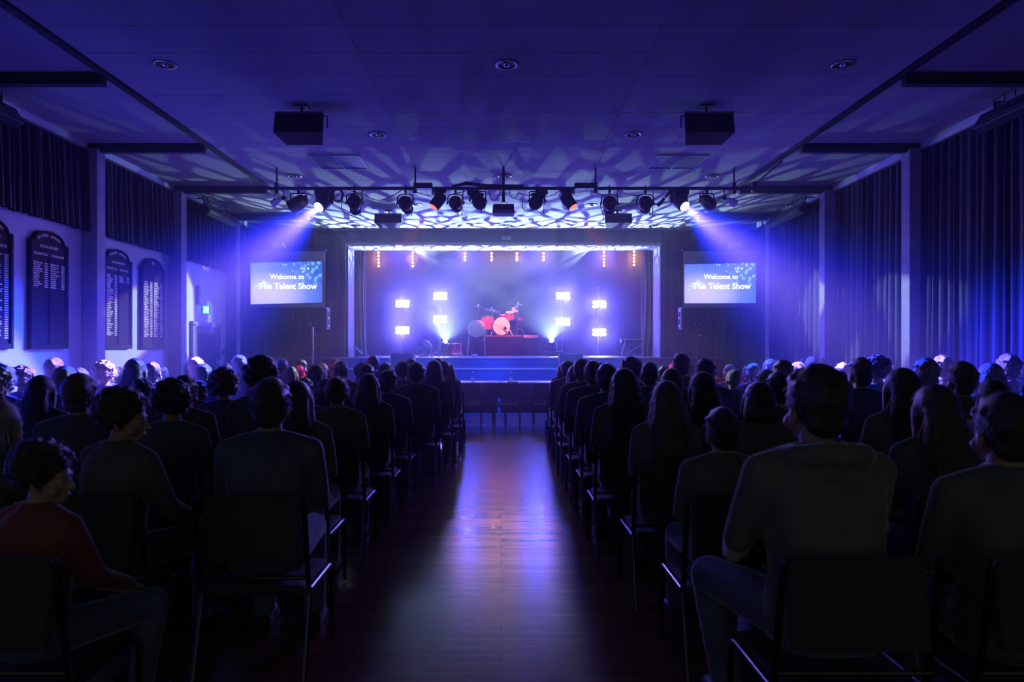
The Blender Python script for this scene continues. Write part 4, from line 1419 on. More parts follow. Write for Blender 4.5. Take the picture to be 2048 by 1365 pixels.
# loudspeakers on the front wall with pale yoke brackets, light stands
for s, x, lab in ((-1, -4.12, 'door'), (1, 4.24, 'curtain-wall')):
    t = thing('wall_loudspeaker', (x, 15.55, 1.93), 'dark upright loudspeaker with a pale yoke plate, beside the stage on the %s side' % lab, 'speaker', 'loudspeakers beside the stage')
    MB().bbox((0, 0, .22), (.36, .36, .52), .02).build('cabinet', PLASTIC, t)
    MB().bbox((0, -.185, .22), (.32, .015, .48), .006).build('grille', SPK, t)
    m = MB()
    xx = -s * .19
    def bar_(p, q, r_=.013):
        m.tube([(xx - s * 0, p[0], p[1]), (xx, q[0], q[1])], r_, 6)
    for z0, z1 in ((.05, .22), (.22, .39)):
        bar_((-.14, z0), (-.14, z1)); bar_((.02, z0 + .02), (.02, z1 - .02))
        bar_((-.14, z0), (.02, z0 + .02)); bar_((-.14, z1), (.02, z1 - .02))
    bar_((-.14, .02), (.06, .06)); bar_((-.14, .42), (.06, .38))
    m.build('yoke_plate', mat('bracket_white', (.75, .75, .8), .4, .5), t)
    MB().box((0, .38, .25), (.08, .45, .08)).build('wall_bracket', BLACK, t)
    st_ = thing('light_stand', ((626 - 1003) / FPX * 14.5 if s < 0 else (1396 - 1003) / FPX * 14.5, 14.5, 0), 'thin stand with a short crossbar under the screen on the %s side' % lab, 'stand', 'thin stands under the screens')
    MB().tube([(0, 0, .3), (0, 0, 1.93)], .016, 8).build('pole', CHROME if s < 0 else BLACK, st_)
    MB().tube([(-.075, 0, 1.94), (.075, 0, 1.94)], .010, 6).build('crossbar', BLACK, st_)
    for q in (-.065, .05):
        MB().ball((q, 0, 1.98), .016).build('stud', CHROME, st_)
    MB().ball((.05, 0, 1.74), .022).build('locking_knob', CHROME, st_)
    for k in range(3):
        a = 2 * PI * k / 3 + .3
        MB().tube([(0, 0, .7), (.4 * math.cos(a), .4 * math.sin(a), .01)], .012, 6).build('leg', BLACK, st_)
    if s < 0:
        MB().tube([(-.07, 0, 1.93), (-.09, -.02, 1.6), (-.06, -.02, 1.4), (0, -.02, 1.25)], .006, 5).build('cable', BLACK, st_)

# ------------------------------------------------------------------ judges' table before the stage
TY, TZ = 13.6, .805
TBL = mat('table_cloth', (0.07, 0.075, 0.11), 0.8, 0.2, sheen=.3)
TOPM = mat('table_top', (0.35, 0.30, 0.36), 0.4, 0.5)
for k, x in enumerate((-.95, .86)):
    t = thing('folding_table', (x, TY, 0), 'long dark judges table in front of the stage, the one on the %s side' % ('door' if k == 0 else 'curtain-wall'), 'table', 'judges tables')
    MB().bbox((0, 0, TZ - .015), (1.80, .72, .03), .006).build('table_top', TOPM, t)
    MB().box((0, -.35, TZ - .31), (1.76, .012, .57)).build('front_panel', TBL, t)  # cloth, lengthened downward so its dark stands in for shade under the table
    for a in (-.78, .78):
        for b in (-.28, .28):
            MB().tube([(a, b, 0), (a, b, TZ - .03)], .018, 8).build('leg', BLACK, t)
        MB().tube([(a, -.28, .2), (a, .28, .2)], .012, 6).build('brace', BLACK, t)
CLEAR = glass('clear_plastic', (.95, .97, 1.0), .02)
for k, px in enumerate((946, 1022)):
    t = thing('water_bottle', ((px - 1003) / FPX * (TY + .05), TY - .05, TZ), 'clear water bottle standing on the judges table, %s of the two' % ('nearer the door-side crowd' if k == 0 else 'nearer the curtain-side crowd'), 'bottle', 'water bottles')
    MB().lathe([(.0001, 0), (.031, .002), (.033, .02), (.033, .06), (.030, .068), (.033, .076), (.033, .12), (.025, .155), (.013, .178), (.013, .195)], n=18, caps=False).build('bottle', CLEAR, t)
    MB().lathe([(.0335, .065), (.0338, .066), (.0338, .112), (.0335, .113)], n=18, caps=False).build('label_band', mat('bottle_label', (.6, .65, .8), .4), t)
    MB().lathe([(.015, .186), (.015, .206), (.0001, .207)], n=14).build('cap', mat('bottle_cap', (.6, .65, .75), .4), t)
t = thing('paper_sheaf', (.22, TY - .2, TZ), 'flat dark folder lying on the judges table by the bottle on the curtain side', 'folder')
MB().bbox((0, 0, .008), (.2, .28, .016), .003).build('cover', PLASTIC, t)
MB().box((0.004, 0, .018), (.19, .27, .004)).build('page', SKIN, t)

# ------------------------------------------------------------------ chairs
STEEL = mat('chair_tube', (0.10, 0.10, 0.11), 0.2, 0.5, metal=1.0, var=.05)
SEATC = mat('chair_upholstery', (0.05, 0.05, 0.06), 0.75, 0.3, sheen=.3, bump=.2, bscale=200)


def make_chair(label):
    """Stackable steel-tube chair: faces +Y."""
    t = thing('stacking_chair', (0, 0, 0), label, 'chair', 'audience chairs')
    m = MB().bbox((0, .02, .395), (.43, .42, .045), .016)
    m.build('seat', SEATC, t)
    MB().bbox((0, -.225, .68), (.42, .035, .28), .015, rot=(-.16, 0, 0)).build('backrest', SEATC, t)
    for s in (-1, 1):
        x = s * .235
        MB().tube([(x, .23, .012), (x, .215, .36), (x, .19, .392), (x, .16, .398), (x, -.16, .398), (x, -.185, .41), (x, -.25, .80), (x * .96, -.255, .825)], .0115, 8).build('side_frame', STEEL, t)
        MB().tube([(x, -.27, .012), (x, -.17, .38)], .0115, 8).build('rear_leg', STEEL, t)
    MB().tube([(-.235, -.205, .46), (.235, -.205, .46)], .009, 6).build('cross_tube', STEEL, t)
    return t


# ------------------------------------------------------------------ people: one continuous body each, clothes and hair fitted over it
def ell(m, c, r, R=None, n=16, k=12):
    return m.ball(c, 1.0, n, k, scale=r, R=R)


def limb(m, pts, rs):
    for p, r in zip(pts, rs):
        m.ball(p, r, 10, 8)
    for i in range(len(pts) - 1):
        m.tube([pts[i], pts[i + 1]], [rs[i], rs[i + 1]], 10)
    return m


def loft(m, secs, n=20):
    """secs: (z, y, half width, half depth)."""
    vs_, fs_ = [], []
    for z, y, a, b in secs:
        for k in range(n):
            t = 2 * PI * k / n
            ct, st_ = math.cos(t), math.sin(t)
            e = 0.85
            vs_.append((a * math.copysign(abs(ct) ** e, ct), y + b * math.copysign(abs(st_) ** e, st_), z))
    for i in range(len(secs) - 1):
        for k in range(n):
            fs_.append((i * n + k, i * n + (k + 1) % n, (i + 1) * n + (k + 1) % n, (i + 1) * n + k))
    fs_.append(tuple(range(n))[::-1])
    fs_.append(tuple(range((len(secs) - 1) * n, len(secs) * n)))
    return m.add(vs_, fs_)


def fuse(m, voxel, keep, smooth=4, extra=None, mats=None, name='body'):
    """Voxel-union the overlapping shells into one continuous surface, thin it out, smooth it."""
    me = bpy.data.meshes.new(name)
    me.from_pydata(m.v, [], m.f)
    o = bpy.data.objects.new(name, me)
    COL.objects.link(o)
    r = o.modifiers.new('r', 'REMESH')
    r.mode = 'VOXEL'
    r.voxel_size = voxel
    s = o.modifiers.new('s', 'SMOOTH')
    s.iterations = smooth
    s.factor = 0.5
    if keep < 1:
        d = o.modifiers.new('d', 'DECIMATE')
        d.ratio = keep
    dg = bpy.context.evaluated_depsgraph_get()
    out = bpy.data.meshes.new_from_object(o.evaluated_get(dg))
    bpy.data.objects.remove(o)
    bpy.data.meshes.remove(me)
    out.name = name
    if extra is not None:
        k = MB()
        k.add([v.co for v in out.vertices], [list(p.vertices) for p in out.polygons], True)
        k.add(extra.v, extra.f, True)
        bpy.data.meshes.remove(out)
        me = k.mesh(name, mats)
        me.polygons.foreach_set('material_index', [0] * (len(k.f) - len(extra.f)) + [1] * len(extra.f))
        return me
    out.materials.clear()
    for q in mats if isinstance(mats, (list, tuple)) else [mats]:
        out.materials.append(q)
    out.polygons.foreach_set('use_smooth', [True] * len(out.polygons))
    return out


def neck_frame(yaw, pitch):
    """Head coordinates -> body coordinates."""
    Rn = Matrix.Rotation(-yaw, 3, 'Z') @ Matrix.Rotation(pitch, 3, 'X')
    piv = V((0, -.015, 1.10))
    return lambda p: Rn @ (V(p) - piv) + piv, Rn


def hand(m, wrist, d, side, up=V((0, 0, 1))):
    """Palm, four bent fingers of unequal length and a thumb off the side of the palm."""
    d = d.normalized()
    x = d.cross(up).normalized() * side
    nrm = x.cross(d).normalized() * side
    if nrm.z < 0:
        nrm = -nrm
    pc = wrist + d * .045
    R = Matrix((x, d, nrm)).transposed()
    ell(m, pc, (.040, .052, .016), R, 12, 8)
    for q, ln in zip((-.028, -.010, .009, .026), (.062, .074, .070, .055)):
        b = wrist + d * .085 + x * q
        p1 = b + d * ln * .45 - nrm * .006
        p2 = p1 + d * ln * .35 - nrm * .020
        p3 = p2 + d * ln * .18 - nrm * .022
        limb(m, [b, p1, p2, p3], [.0095, .009, .0082, .0072])
    b = wrist + d * .030 - x * .034
    p1 = b + d * .028 - x * .020 - nrm * .006
    p2 = p1 + d * .026 - x * .004 - nrm * .010
    limb(m, [b, p1, p2], [.012, .0105, .009])


def person_meshes(kind, yaw=0.0, pitch=0.0, broad=1.0, lean=0.0, seed=1, pose='lap'):
    rnd = random.Random(seed)
    H, Rn = neck_frame(yaw, pitch)
    sw = .178 * broad
    L = lambda p: V((p[0], p[1] + lean * max(0, p[2] - .5), p[2]))
    # --- skeleton joints
    arms = {}
    for s in (-1, 1):
        sh = L((s * sw, -.025, .998))
        if pose == 'lap':
            el, wr = V((s * (sw + .030), .05, .755)), V((s * .095, .27, .655))
        elif pose == 'crossed':
            el, wr = V((s * (sw + .028), .07, .79)), V((-s * .05, .17 + .03 * s, .83))
        else:
            el, wr = V((s * (sw + .035), .10, .76)), V((s * .13, .36, .63))
        arms[s] = (sh, el, wr)
    legs = {s: (V((s * .095, .0, .535)), V((s * (.12 if pose != 'wide' else .19), .43, .53)), V((s * .13, .41, .10))) for s in (-1, 1)}
    torso = [(.47, -.03, .155, .115), (.56, -.03, .165, .12), (.68, -.045, .145, .11), (.80, -.04, .155, .115), (.90, -.035, .168, .118), (.985, -.03, .165, .10), (1.035, -.03, .125, .075), (1.075, -.025, .066, .06)]
    torso = [(z, y + lean * max(0, z - .5), a * broad, b * (1 + (broad - 1) * .8)) for z, y, a, b in torso]
    hy = lean * .55
    # --- body
    m = MB()
    loft(m, torso)
    for s in (-1, 1):
        sh, el, wr = arms[s]
        limb(m, [sh, el, wr], [.052, .040, .028])
        hand(m, wr, (wr - el), s)
        hp, kn, an = legs[s]
        limb(m, [hp, kn, an], [.085, .058, .038])
        limb(m, [an, an + V((0, .05, -.055)), an + V((0, .14, -.068))], [.036, .035, .026])
    hm = MB()
    limb(hm, [V((0, -.03, 1.03)), V((0, -.012, 1.12))], [.060, .054])
    ell(hm, (0, -.010, 1.225), (.076, .098, .098))                 # cranium
    ell(hm, (0, .030, 1.165), (.060, .068, .075))                  # face
    ell(hm, (0, .062, 1.112), (.032, .028, .022))                  # chin
    limb(hm, [V((0, .090, 1.200)), V((0, .112, 1.166))], [.009, .013])   # nose
    for s in (-1, 1):
        ell(hm, (s * .010, .106, 1.163), (.009, .008, .007))
        ell(hm, (s * .030, .081, 1.200), (.014, .011, .010))       # eyes
        limb(hm, [V((s * .014, .090, 1.222)), V((s * .046, .078, 1.220))], [.009, .008])  # brow
        ell(hm, (s * .048, .055, 1.155), (.022, .028, .026))       # cheek
        ell(hm, (s * .078, -.002, 1.180), (.011, .022, .034), Matrix.Rotation(s * .35, 3, 'Z'))  # ear
    ell(hm, (0, .092, 1.134), (.024, .012, .006))                  # lips
    ell(hm, (0, .090, 1.124), (.020, .012, .007))
    m.add([H(p) + V((0, hy, 0)) for p in hm.v], hm.f)
    body = fuse(m, .0065, .22, 3, mats=SKINT, name='body')
    # --- top
    m = MB()
    loft(m, [(z, y, a + .018, b + .018) for z, y, a, b in torso[:-1]] + [(1.065, -.025 + hy * .98, .085, .078), (1.078, -.024 + hy, .075, .07)])
    for s in (-1, 1):
        sh, el, wr = arms[s]
        limb(m, [V((s * .045, -.028 + lean * .56, 1.062)), V((s * .11, -.03 + lean * .54, 1.040)), sh], [.042, .050, .066])
        limb(m, [sh, (sh + el) / 2 + V((s * .004, 0, 0)), el, el + (wr - el) * .9], [.064, .057, .052, .040])
    if kind == 'hood':
        for k in range(9):
            a = PI * (k / 8)
            ell(m, (.115 * math.cos(a), -.06 - .075 * math.sin(a) + hy, 1.05 + .02 * math.sin(a)), (.042, .045, .04))
    else:
        limb(m, [V((.062 * math.cos(a), -.02 + hy + .06 * math.sin(a), 1.085)) for a in [2 * PI * k / 12 for k in range(13)]], [.018] * 13)
    for k in range(26):   # folds
        z = rnd.uniform(.52, .98)
        a = rnd.uniform(PI, 2 * PI)
        ell(m, (.165 * broad * math.cos(a), -.04 + lean * (z - .5) + .12 * math.sin(a), z), (rnd.uniform(.02, .05), .02, rnd.uniform(.008, .016)), Matrix.Rotation(rnd.uniform(-.7, .7), 3, 'Y'), 8, 6)
    top = fuse(m, .013, .55, 3, mats=None or CLOTH[0], name='top')
    # --- trousers and shoes
    m = MB()
    loft(m, [(.455, -.03, .165, .125), (.50, -.03, .178, .135), (.57, -.03, .180, .135), (.63, -.035, .165, .125)])
    for s in (-1, 1):
        hp, kn, an = legs[s]
        limb(m, [hp, hp + (kn - hp) * .5, kn, an + V((0, .0, .0))], [.097, .086, .072, .056])
    trousers = fuse(m, .013, .5, 3, mats=CLOTH[1], name='trousers')
    shoes = []
    for s in (-1, 1):
        an = legs[s][2]
        m = MB()
        limb(m, [an + V((0, -.035, -.058)), an + V((0, .06, -.056)), an + V((0, .16, -.062))], [.042, .043, .036])
        m.box(an + V((0, .06, -.088)), (.085, .25, .02))
        shoes.append(fuse(m, .009, .35, 2, mats=PLASTIC, name='shoe'))
    # --- hair
    m = MB()
    strands = MB()

    def strand(p, d, ln, r=.0013, curl=0.0, g=.6):
        p = V(p)
        d = V(d).normalized()
        pts = [p]
        st_ = ln / 4
        for k in range(4):
            d = (d + V((wob(.25) + curl * rnd.uniform(-1, 1), wob(.25) + curl * rnd.uniform(-1, 1), -g * .4 + curl * rnd.uniform(-1, 1)))).normalized()
            p = p + d * st_
            pts.append(p)
        ax = V((wob(1), wob(1), wob(1))).cross(d)
        ax = ax.normalized() if ax.length > 1e-4 else V((1, 0, 0))
        rs = (r, r, r * .9, r * .7, r * .3)
        strands.add([q + ax * e for q, e in zip(pts, rs)] + [q - ax * e for q, e in zip(pts, rs)], [(i, i + 1, i + 6, i + 5) for i in range(4)], True)

    cc = V((0, -.018, 1.236))
    def cap(rx, ry, rz, c=cc):
        ell(m, c, (rx, ry, rz), None, 20, 14)
    fz = 520
    if kind in ('short', 'hood', 'crop'):
        q = .004 if kind == 'crop' else .012
        cap(.078 + q, .098 + q, .096 + q, cc + V((0, -.006, .006)))
        ell(m, (0, -.062, 1.165), (.060 + q, .045, .055))
        if kind != 'crop':
            for k in range(30):
                a, e = rnd.uniform(0, 2 * PI), rnd.uniform(.2, 1.5)
                ell(m, cc + V((.085 * math.cos(a) * math.cos(e), .105 * math.sin(a) * math.cos(e), .103 * math.sin(e))), (.022, .022, .016), None, 8, 6)
        ln = .02 if kind != 'crop' else .006
    elif kind == 'long':
        cap(.090, .110, .106)
        loft(m, [(1.22, -.06, .088, .062), (1.14, -.085, .092, .050), (1.05, -.115, .100, .045), (.96, -.150, .098, .038), (.88, -.162, .085, .028), (.83, -.164, .06, .016)])
        for s in (-1, 1):
            limb(m, [V((s * .078, .015, 1.22)), V((s * .088, -.01, 1.13)), V((s * .10, -.05, 1.04)), V((s * .085, -.12, .93))], [.022, .026, .026, .02])
        ln = .035
    elif kind == 'bob':
        cap(.092, .112, .106)
        loft(m, [(1.23, -.045, .094, .078), (1.16, -.055, .104, .078), (1.105, -.058, .104, .070), (1.085, -.058, .09, .055)])
        for s in (-1, 1):
            limb(m, [V((s * .080, .03, 1.23)), V((s * .090, .03, 1.12))], [.022, .024])
        ln = .03
    elif kind == 'bun':
        cap(.084, .104, .101)
        ell(m, (0, -.125, 1.285), (.050, .046, .046))
        for k in range(14):
            a = rnd.uniform(0, 2 * PI)
            ell(m, (.04 * math.cos(a), -.13 + .02 * wob(1), 1.285 + .036 * math.sin(a)), (.02, .02, .014), None, 8, 6)
        ell(m, (0, -.070, 1.175), (.056, .038, .05))
        ln = .025
    elif kind == 'tail':
        cap(.083, .104, .100)
        limb(m, [V((0, -.115, 1.265)), V((0, -.160, 1.24)), V((0, -.175, 1.14)), V((0.01, -.165, 1.04)), V((0.015, -.16, .94))], [.026, .034, .036, .030, .012])
        ell(m, (0, -.068, 1.175), (.056, .038, .05))
        ln = .03
    elif kind in ('curly', 'afro'):
        R0 = .115 if kind == 'curly' else .135
        cap(R0 * .86, R0, R0 * .92, cc + V((0, -.012, .012)))
        for k in range(150 if kind == 'curly' else 190):
            a, e = rnd.uniform(0, 2 * PI), math.asin(rnd.uniform(-.75, 1))
            if math.sin(a) * math.cos(e) > .5 and e < .35:
                continue
            ell(m, cc + V((R0 * .92 * math.cos(a) * math.cos(e), -.012 + R0 * 1.03 * math.sin(a) * math.cos(e), .012 + R0 * .98 * math.sin(e))), [rnd.uniform(.014, .026)] * 3, None, 8, 6)
        ln = .035
        fz = 700
    for k in range(fz):
        a, e = rnd.uniform(0, 2 * PI), math.asin(rnd.uniform(-.3, 1))
        if math.sin(a) * math.cos(e) > .55 and e < .5:
            continue
        rr = V((.088, .108, .104)) if kind not in ('curly', 'afro') else V((.105, .118, .112))
        if kind == 'afro':
            rr = V((.125, .135, .130))
        n = V((math.cos(a) * math.cos(e), math.sin(a) * math.cos(e), math.sin(e)))
        p = cc + V((n.x * rr.x, n.y * rr.y, n.z * rr.z))
        tdir = n * (.8 if kind in ('curly', 'afro') else .28) + V((wob(.6), wob(.6), -.35))
        strand(p, tdir, ln * rnd.uniform(.6, 1.5), curl=.5 if kind in ('curly', 'afro') else 0)
    if kind == 'long':
        for k in range(420):
            t = rnd.random()
            z = 1.2 - .3 * t
            s = rnd.choice((-1, 1))
            x = s * rnd.uniform(.05, .108)
            strand((x, -.08 - .08 * t - .03 * rnd.random(), z), (s * .35, -.25, -1), .12, g=1.0)
    hv = [H(p) + V((0, hy, 0)) for p in m.v]
    mm = MB()
    mm.add(hv, m.f)
    ss = MB()
    ss.add([H(p) + V((0, hy, 0)) for p in strands.v], strands.f)
    hair = fuse(mm, .0085, .5, 2, extra=ss, mats=list(HAIRM[0]), name='hair')
    return dict(body=body, top=top, trousers=trousers, shoe=shoes, hair=hair)


SKINT = mat('skin', (0.42, 0.27, 0.20), 0.5, 0.4, var=.06)
CLOTH = [mat('dark_knit', (0.12, 0.12, 0.13), 0.85, 0.2, var=.2, sheen=1.0, bump=.2, bscale=160),
         mat('dark_denim', (0.10, 0.11, 0.16), 0.8, 0.2, var=.2, sheen=1.0, bump=.2, bscale=200),
         mat('maroon_hoodie', (0.26, 0.065, 0.07), 0.85, 0.2, var=.15, sheen=1.0, bump=.2, bscale=120),
         mat('navy_jacket', (0.09, 0.10, 0.17), 0.7, 0.3, var=.15, sheen=1.0, bump=.15, bscale=90),
         mat('charcoal_jumper', (0.16, 0.15, 0.15), 0.9, 0.2, var=.15, sheen=1.0, bump=.25, bscale=140),
         mat('olive_coat', (0.13, 0.14, 0.11), 0.8, 0.2, var=.2, sheen=1.0, bump=.15, bscale=90),
         mat('pale_shirt', (0.32, 0.32, 0.36), 0.8, 0.2, var=.1, sheen=1.0, bump=.1, bscale=90),
         mat('blue_jeans', (0.12, 0.15, 0.26), 0.8, 0.2, var=.2, sheen=1.0, bump=.2, bscale=200)]
TOPN = {0: 'black jumper', 2: 'maroon hoodie', 3: 'navy jacket', 4: 'charcoal jumper', 5: 'olive coat', 6: 'pale shirt'}
def hair_mat(name, col):
    """The mass of the hair, and the loose strands round it that let light through."""
    solid = mat(name, col, 0.36, 0.55, var=.3, stretch=(6, 6, 1), scale=12, bump=.5, bscale=60)
    m = mat(name + '_strands', col, 0.36, 0.55, var=.3)
    nt = m.node_tree
    b = nt.nodes['Principled BSDF']
    tr = nt.nodes.new('ShaderNodeBsdfTranslucent')
    tr.inputs['Color'].default_value = tuple(min(.85, x * 3 + .35) for x in col) + (1,)
    mx = nt.nodes.new('ShaderNodeMixShader')
    mx.inputs[0].default_value = 0.6
    nt.links.new(b.outputs[0], mx.inputs[1])
    nt.links.new(tr.outputs[0], mx.inputs[2])
    nt.links.new(mx.outputs[0], nt.nodes['Material Output'].inputs['Surface'])
    return solid, m


HAIRM = [hair_mat('dark_hair', (0.035, 0.028, 0.024)),
         hair_mat('brown_hair', (0.10, 0.06, 0.04)),
         hair_mat('fair_hair', (0.30, 0.22, 0.14)),
         hair_mat('grey_hair', (0.30, 0.29, 0.29))]
HN = ['dark', 'brown', 'fair', 'grey']
KINDN = {'short': '%s short-haired', 'hood': '%s short-haired hooded', 'crop': '%s crop-haired', 'long': '%s long-haired', 'bob': '%s bob-haired', 'bun': '%s bun-haired', 'tail': '%s ponytailed', 'curly': '%s curly-haired', 'afro': '%s bushy-haired'}

VARIANTS = {
    'short': person_meshes('short', 0, 0, 1.06, .02, 1),
    'short2': person_meshes('short', .35, -.05, 1.0, -.02, 2, 'crossed'),
    'hood': person_meshes('hood', -.1, 0, 1.05, .05, 3, 'wide'),
    'crop': person_meshes('crop', .1, .03, 1.10, -.03, 4, 'crossed'),
    'long': person_meshes('long', 0, 0, .92, .0, 5),
    'long2': person_meshes('long', -.4, -.05, .90, .06, 6, 'crossed'),
    'bob': person_meshes('bob', .15, 0, .92, .02, 7),
    'bun': person_meshes('bun', -.1, 0, .92, .0, 8, 'crossed'),
    'tail': person_meshes('tail', .2, 0, .92, .04, 9),
    'curly': person_meshes('curly', .05, 0, .98, .03, 10, 'wide'),
    'afro': person_meshes('afro', -.2, 0, 1.0, .0, 11),
    'turned': person_meshes('curly', 1.15, -.08, .98, .05, 12, 'wide'),
}
ORD = ['first', 'second', 'third', 'fourth', 'fifth', 'sixth', 'seventh', 'eighth', 'ninth', 'tenth', 'eleventh', 'twelfth']
ROW0, DROW = 10.93, 0.87           # row 1 is the one next to the stage
SEAT0, DSEAT = 1.03, 0.53
chair_proto = None
made = {}
TOPMESH = {}


def mesh_with(me, m):
    ms = m if isinstance(m, tuple) else (m,)
    key = (me.name, ms[0].name)
    if key not in TOPMESH:
        c = me.copy()
        for i, q in enumerate(ms):
            c.materials[i] = q
        TOPMESH[key] = c
    return TOPMESH[key]


def make_person(var, x, row, top_z, hair, topc, legc, side, seat, rz=0.0, y=None):
    Y = y if y is not None else ROW0 - DROW * row
    vm = VARIANTS[var]
    kind = {'short2': 'short', 'long2': 'long', 'turned': 'curly'}.get(var, var)
    nominal = {'short': 1.347, 'hood': 1.347, 'crop': 1.335, 'long': 1.343, 'bob': 1.343, 'bun': 1.342, 'tail': 1.337, 'curly': 1.375, 'afro': 1.40}[kind]
    k = top_z / nominal
    z0 = 0.0
    if .438 * k < .425:              # shorter sitters perch on the seat, feet a little off the floor
        k = (top_z - .425) / (nominal - .438)
        z0 = .425 - .438 * k
    sname = ''
    lab = '%s person, %s, %s seat off aisle, %s row from stage, %s side' % (KINDN[kind] % HN[hair], TOPN[topc], ORD[seat], ORD[row], 'board' if side < 0 else 'curtain')
    t = thing('person', (x, Y + .08, z0), lab, 'person', 'seated audience', rot=(0, 0, rz))
    t.scale = (k * random.uniform(.97, 1.03), k, k)
    for nm, me in (('body', vm['body']), ('top', mesh_with(vm['top'], CLOTH[topc])), ('trousers', mesh_with(vm['trousers'], CLOTH[legc])), ('hair', mesh_with(vm['hair'], HAIRM[hair]))):
        o = bpy.data.objects.new(nm, me)
        COL.objects.link(o)
        o.parent = t
    for sh in vm['shoe']:
        o = bpy.data.objects.new('shoe', sh)
        COL.objects.link(o)
        o.parent = t
    return t


def make_seat(x, row, side, seat, y=None):
    global chair_proto
    Y = y if y is not None else ROW0 - DROW * row
    lab = 'steel-tube stacking chair, %s seat from aisle, %s row from stage, %s side' % (ORD[seat], ORD[row], 'board' if side < 0 else 'curtain')
    if chair_proto is None:
        chair_proto = make_chair(lab)
        chair_proto.location = (x, Y + .06, 0)
        return chair_proto
    return copy_tree(chair_proto, (x, Y + .06, 0), label=lab)


# people placed one by one: picture column, picture row of the crown, row from the stage, look
KEY = [
    # beside the aisle, board side, from the rear
    (535, 757, 9, 'short', 0, 3), (590, 760, 8, 'long', 0, 4), (672, 752, 7, 'bun', 1, 4), (736, 747, 6, 'long', 1, 0), (775, 741, 5, 'short2', 0, 3), (832, 724, 4, 'short', 1, 0),
    (868, 720, 3, 'long', 0, 5), (886, 722, 2, 'short2', 0, 0), (896, 726, 1, 'long2', 1, 3),
    # farther in, board side
    (228, 772, 9, 'turned', 0, 0), (337, 757, 8, 'curly', 0, 0), (411, 752, 7, 'short', 0, 4), (76, 750, 7, 'long', 0, 0), (552, 711, 7, 'curly', 0, 0), (165, 748, 8, 'short', 1, 3), (640, 757, 6, 'short', 0, 0),
    (30, 727, 6, 'curly', 2, 3), (93, 716, 5, 'crop', 1, 0), (124, 733, 6, 'short', 2, 4), (157, 731, 5, 'curly', 2, 3), (226, 716, 4, 'short', 1, 0), (221, 737, 5, 'short', 3, 4),
    (267, 716, 5, 'long', 1, 0), (305, 721, 4, 'curly', 2, 3), (336, 725, 4, 'crop', 1, 4), (404, 729, 4, 'short', 3, 3), (432, 715, 3, 'short', 2, 0), (479, 711, 3, 'crop', 3, 4),
    (620, 712, 4, 'bob', 1, 0), (700, 728, 4, 'long', 1, 0), (735, 722, 3, 'tail', 0, 0), (770, 726, 3, 'short', 0, 0), (800, 728, 4, 'short', 1, 4),
    # beside the aisle, curtain side
    (1450, 817, 9, 'short', 0, 4), (1336, 761, 8, 'long', 1, 4), (1250, 736, 7, 'long', 0, 0), (1215, 728, 6, 'short', 0, 3), (1186, 722, 5, 'crop', 1, 0), (1163, 718, 4, 'short2', 1, 0),
    (1150, 730, 3, 'long', 0, 0), (1136, 721, 2, 'short', 0, 3), (1126, 728, 1, 'bob', 0, 0),
    (1407, 743, 7, 'long', 0, 0), (1311, 717, 5, 'short', 0, 4), (1343, 736, 6, 'bob', 1, 0), (1475, 763, 8, 'bob', 0, 4), (1538, 745, 7, 'short', 0, 0), (1878, 768, 9, 'long', 1, 0),
    (1245, 714, 4, 'curly', 0, 0), (1268, 725, 5, 'crop', 0, 0), (1316, 706, 4, 'short', 0, 0), (1727, 716, 6, 'short', 1, 3), (1760, 710, 5, 'curly', 1, 0), (1810, 735, 8, 'long', 0, 4),
    (1840, 717, 6, 'short', 2, 0), (1883, 725, 6, 'bob', 2, 3), (1931, 724, 7, 'short', 1, 0), (1998, 727, 6, 'tail', 1, 6), (2032, 733, 7, 'curly', 1, 3), (2027, 788, 10, 'short', 0, 0), (1650, 731, 10, 'hood', 0, 4), (60, 880, 10, 'turned', 0, 2),
    (1890, 711, 4, 'short', 0, 0), (2024, 708, 5, 'short', 0, 4), (1570, 720, 5, 'hood', 1, 0),
]
rnd = random.Random(11)
VKEYS = ['short', 'short2', 'hood', 'crop', 'long', 'long2', 'bob', 'bun', 'tail', 'curly', 'afro', 'short', 'long']
GAP = 0.55
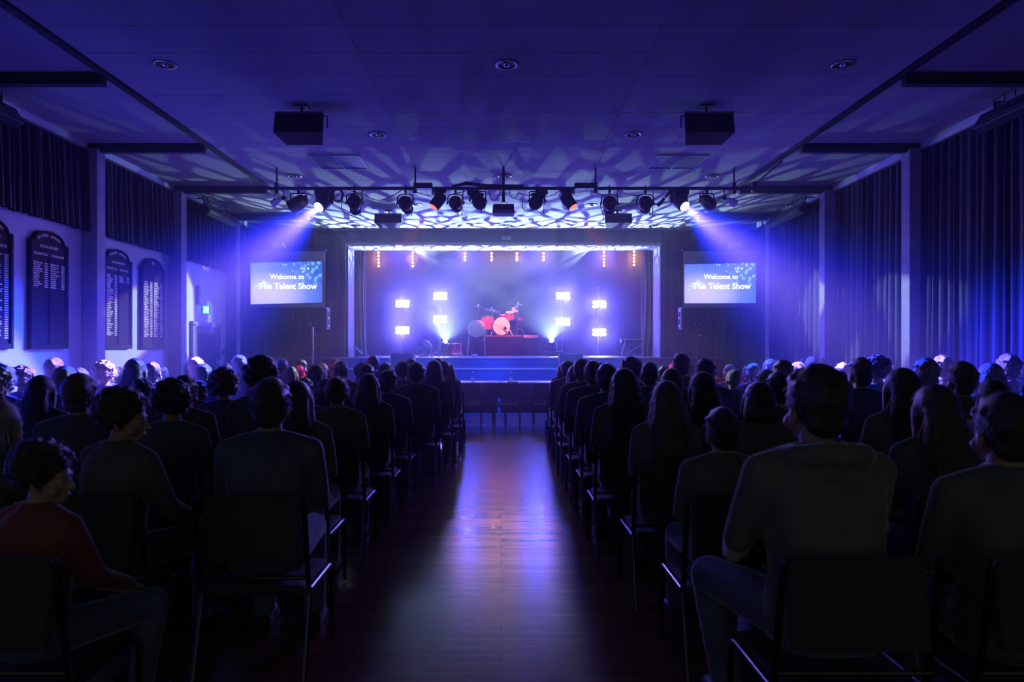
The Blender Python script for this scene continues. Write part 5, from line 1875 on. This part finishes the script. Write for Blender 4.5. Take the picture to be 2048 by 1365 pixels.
for row in range(11):
    Y = ROW0 - DROW * row + .04
    for side in (-1, 1):
        ks = []
        for px, py, r, var, hair, topc in KEY:
            x = (px - 1003) / FPX * Y
            if r == row and (x < 0) == (side < 0):
                ks.append([abs(x), min(1.45, max(1.08, EYE - (py - 699) / FPX * Y)), var, hair, topc, 7 if topc == 2 else rnd.choice((1, 1, 0, 7))])
        ks.sort(key=lambda q: q[0])
        for a, b in zip(ks, ks[1:]):
            b[0] = max(b[0], a[0] + GAP)
        ks = [q for q in ks if q[0] < 5.25]
        # fill the empty seats of the row
        spots = []
        lo = SEAT0 - GAP
        for hi in [q[0] for q in ks] + [None]:
            top = hi if hi is not None else min(5.2, 1040 / FPX * Y) + GAP
            n = int((top - lo) / GAP + .02) - 1
            if row < 10:
                st = (top - lo) / (n + 1) if hi is not None and n > 0 else GAP
                spots += [lo + st * (k + 1) for k in range(max(0, n))]
            lo = hi if hi is not None else lo
        for x in spots:
            if x > 1.5 and rnd.random() < .04:
                continue
            var = rnd.choice(VKEYS)
            ks.append([x, min(1.36, max(1.12, rnd.gauss(1.255, .05))), var, rnd.choice((0, 0, 0, 1, 1, 2, 3)), rnd.choice((0, 0, 2, 3, 3, 4, 4, 5)), rnd.choice((1, 1, 0, 7))])
        ks.sort(key=lambda q: q[0])
        for seat, (x, z, var, hair, topc, legc) in enumerate(ks):
            p = make_person(var, side * x, row, z, hair, topc, legc, side, seat, -.35 if var == 'turned' else rnd.uniform(-.1, .1))
            if row == 9 and var == 'turned':
                p['label'] = 'curly-haired person in black jumper seen in profile, ahead of the maroon hoodie'
            elif row == 10 and topc == 2:
                p['label'] = 'curly-haired person in a maroon hoodie and jeans, profile turned to the aisle'
            elif row == 10 and var == 'hood':
                p['label'] = 'tall hooded person in charcoal jumper at the aisle, rear row, curtain side'
            if seat <= 1 or p.location.z > .03:
                make_seat(side * x, row, side, seat)
# judges' chairs, empty, before the table
for k, x in enumerate((-.62, .11, .84)):
    c = copy_tree(chair_proto, (x, 12.93, 0), label='empty steel-tube chair at the judges table, ' + ['nearest the board-side crowd', 'in the middle', 'nearest the curtain-side crowd'][k])
    c['group'] = 'judges chairs'
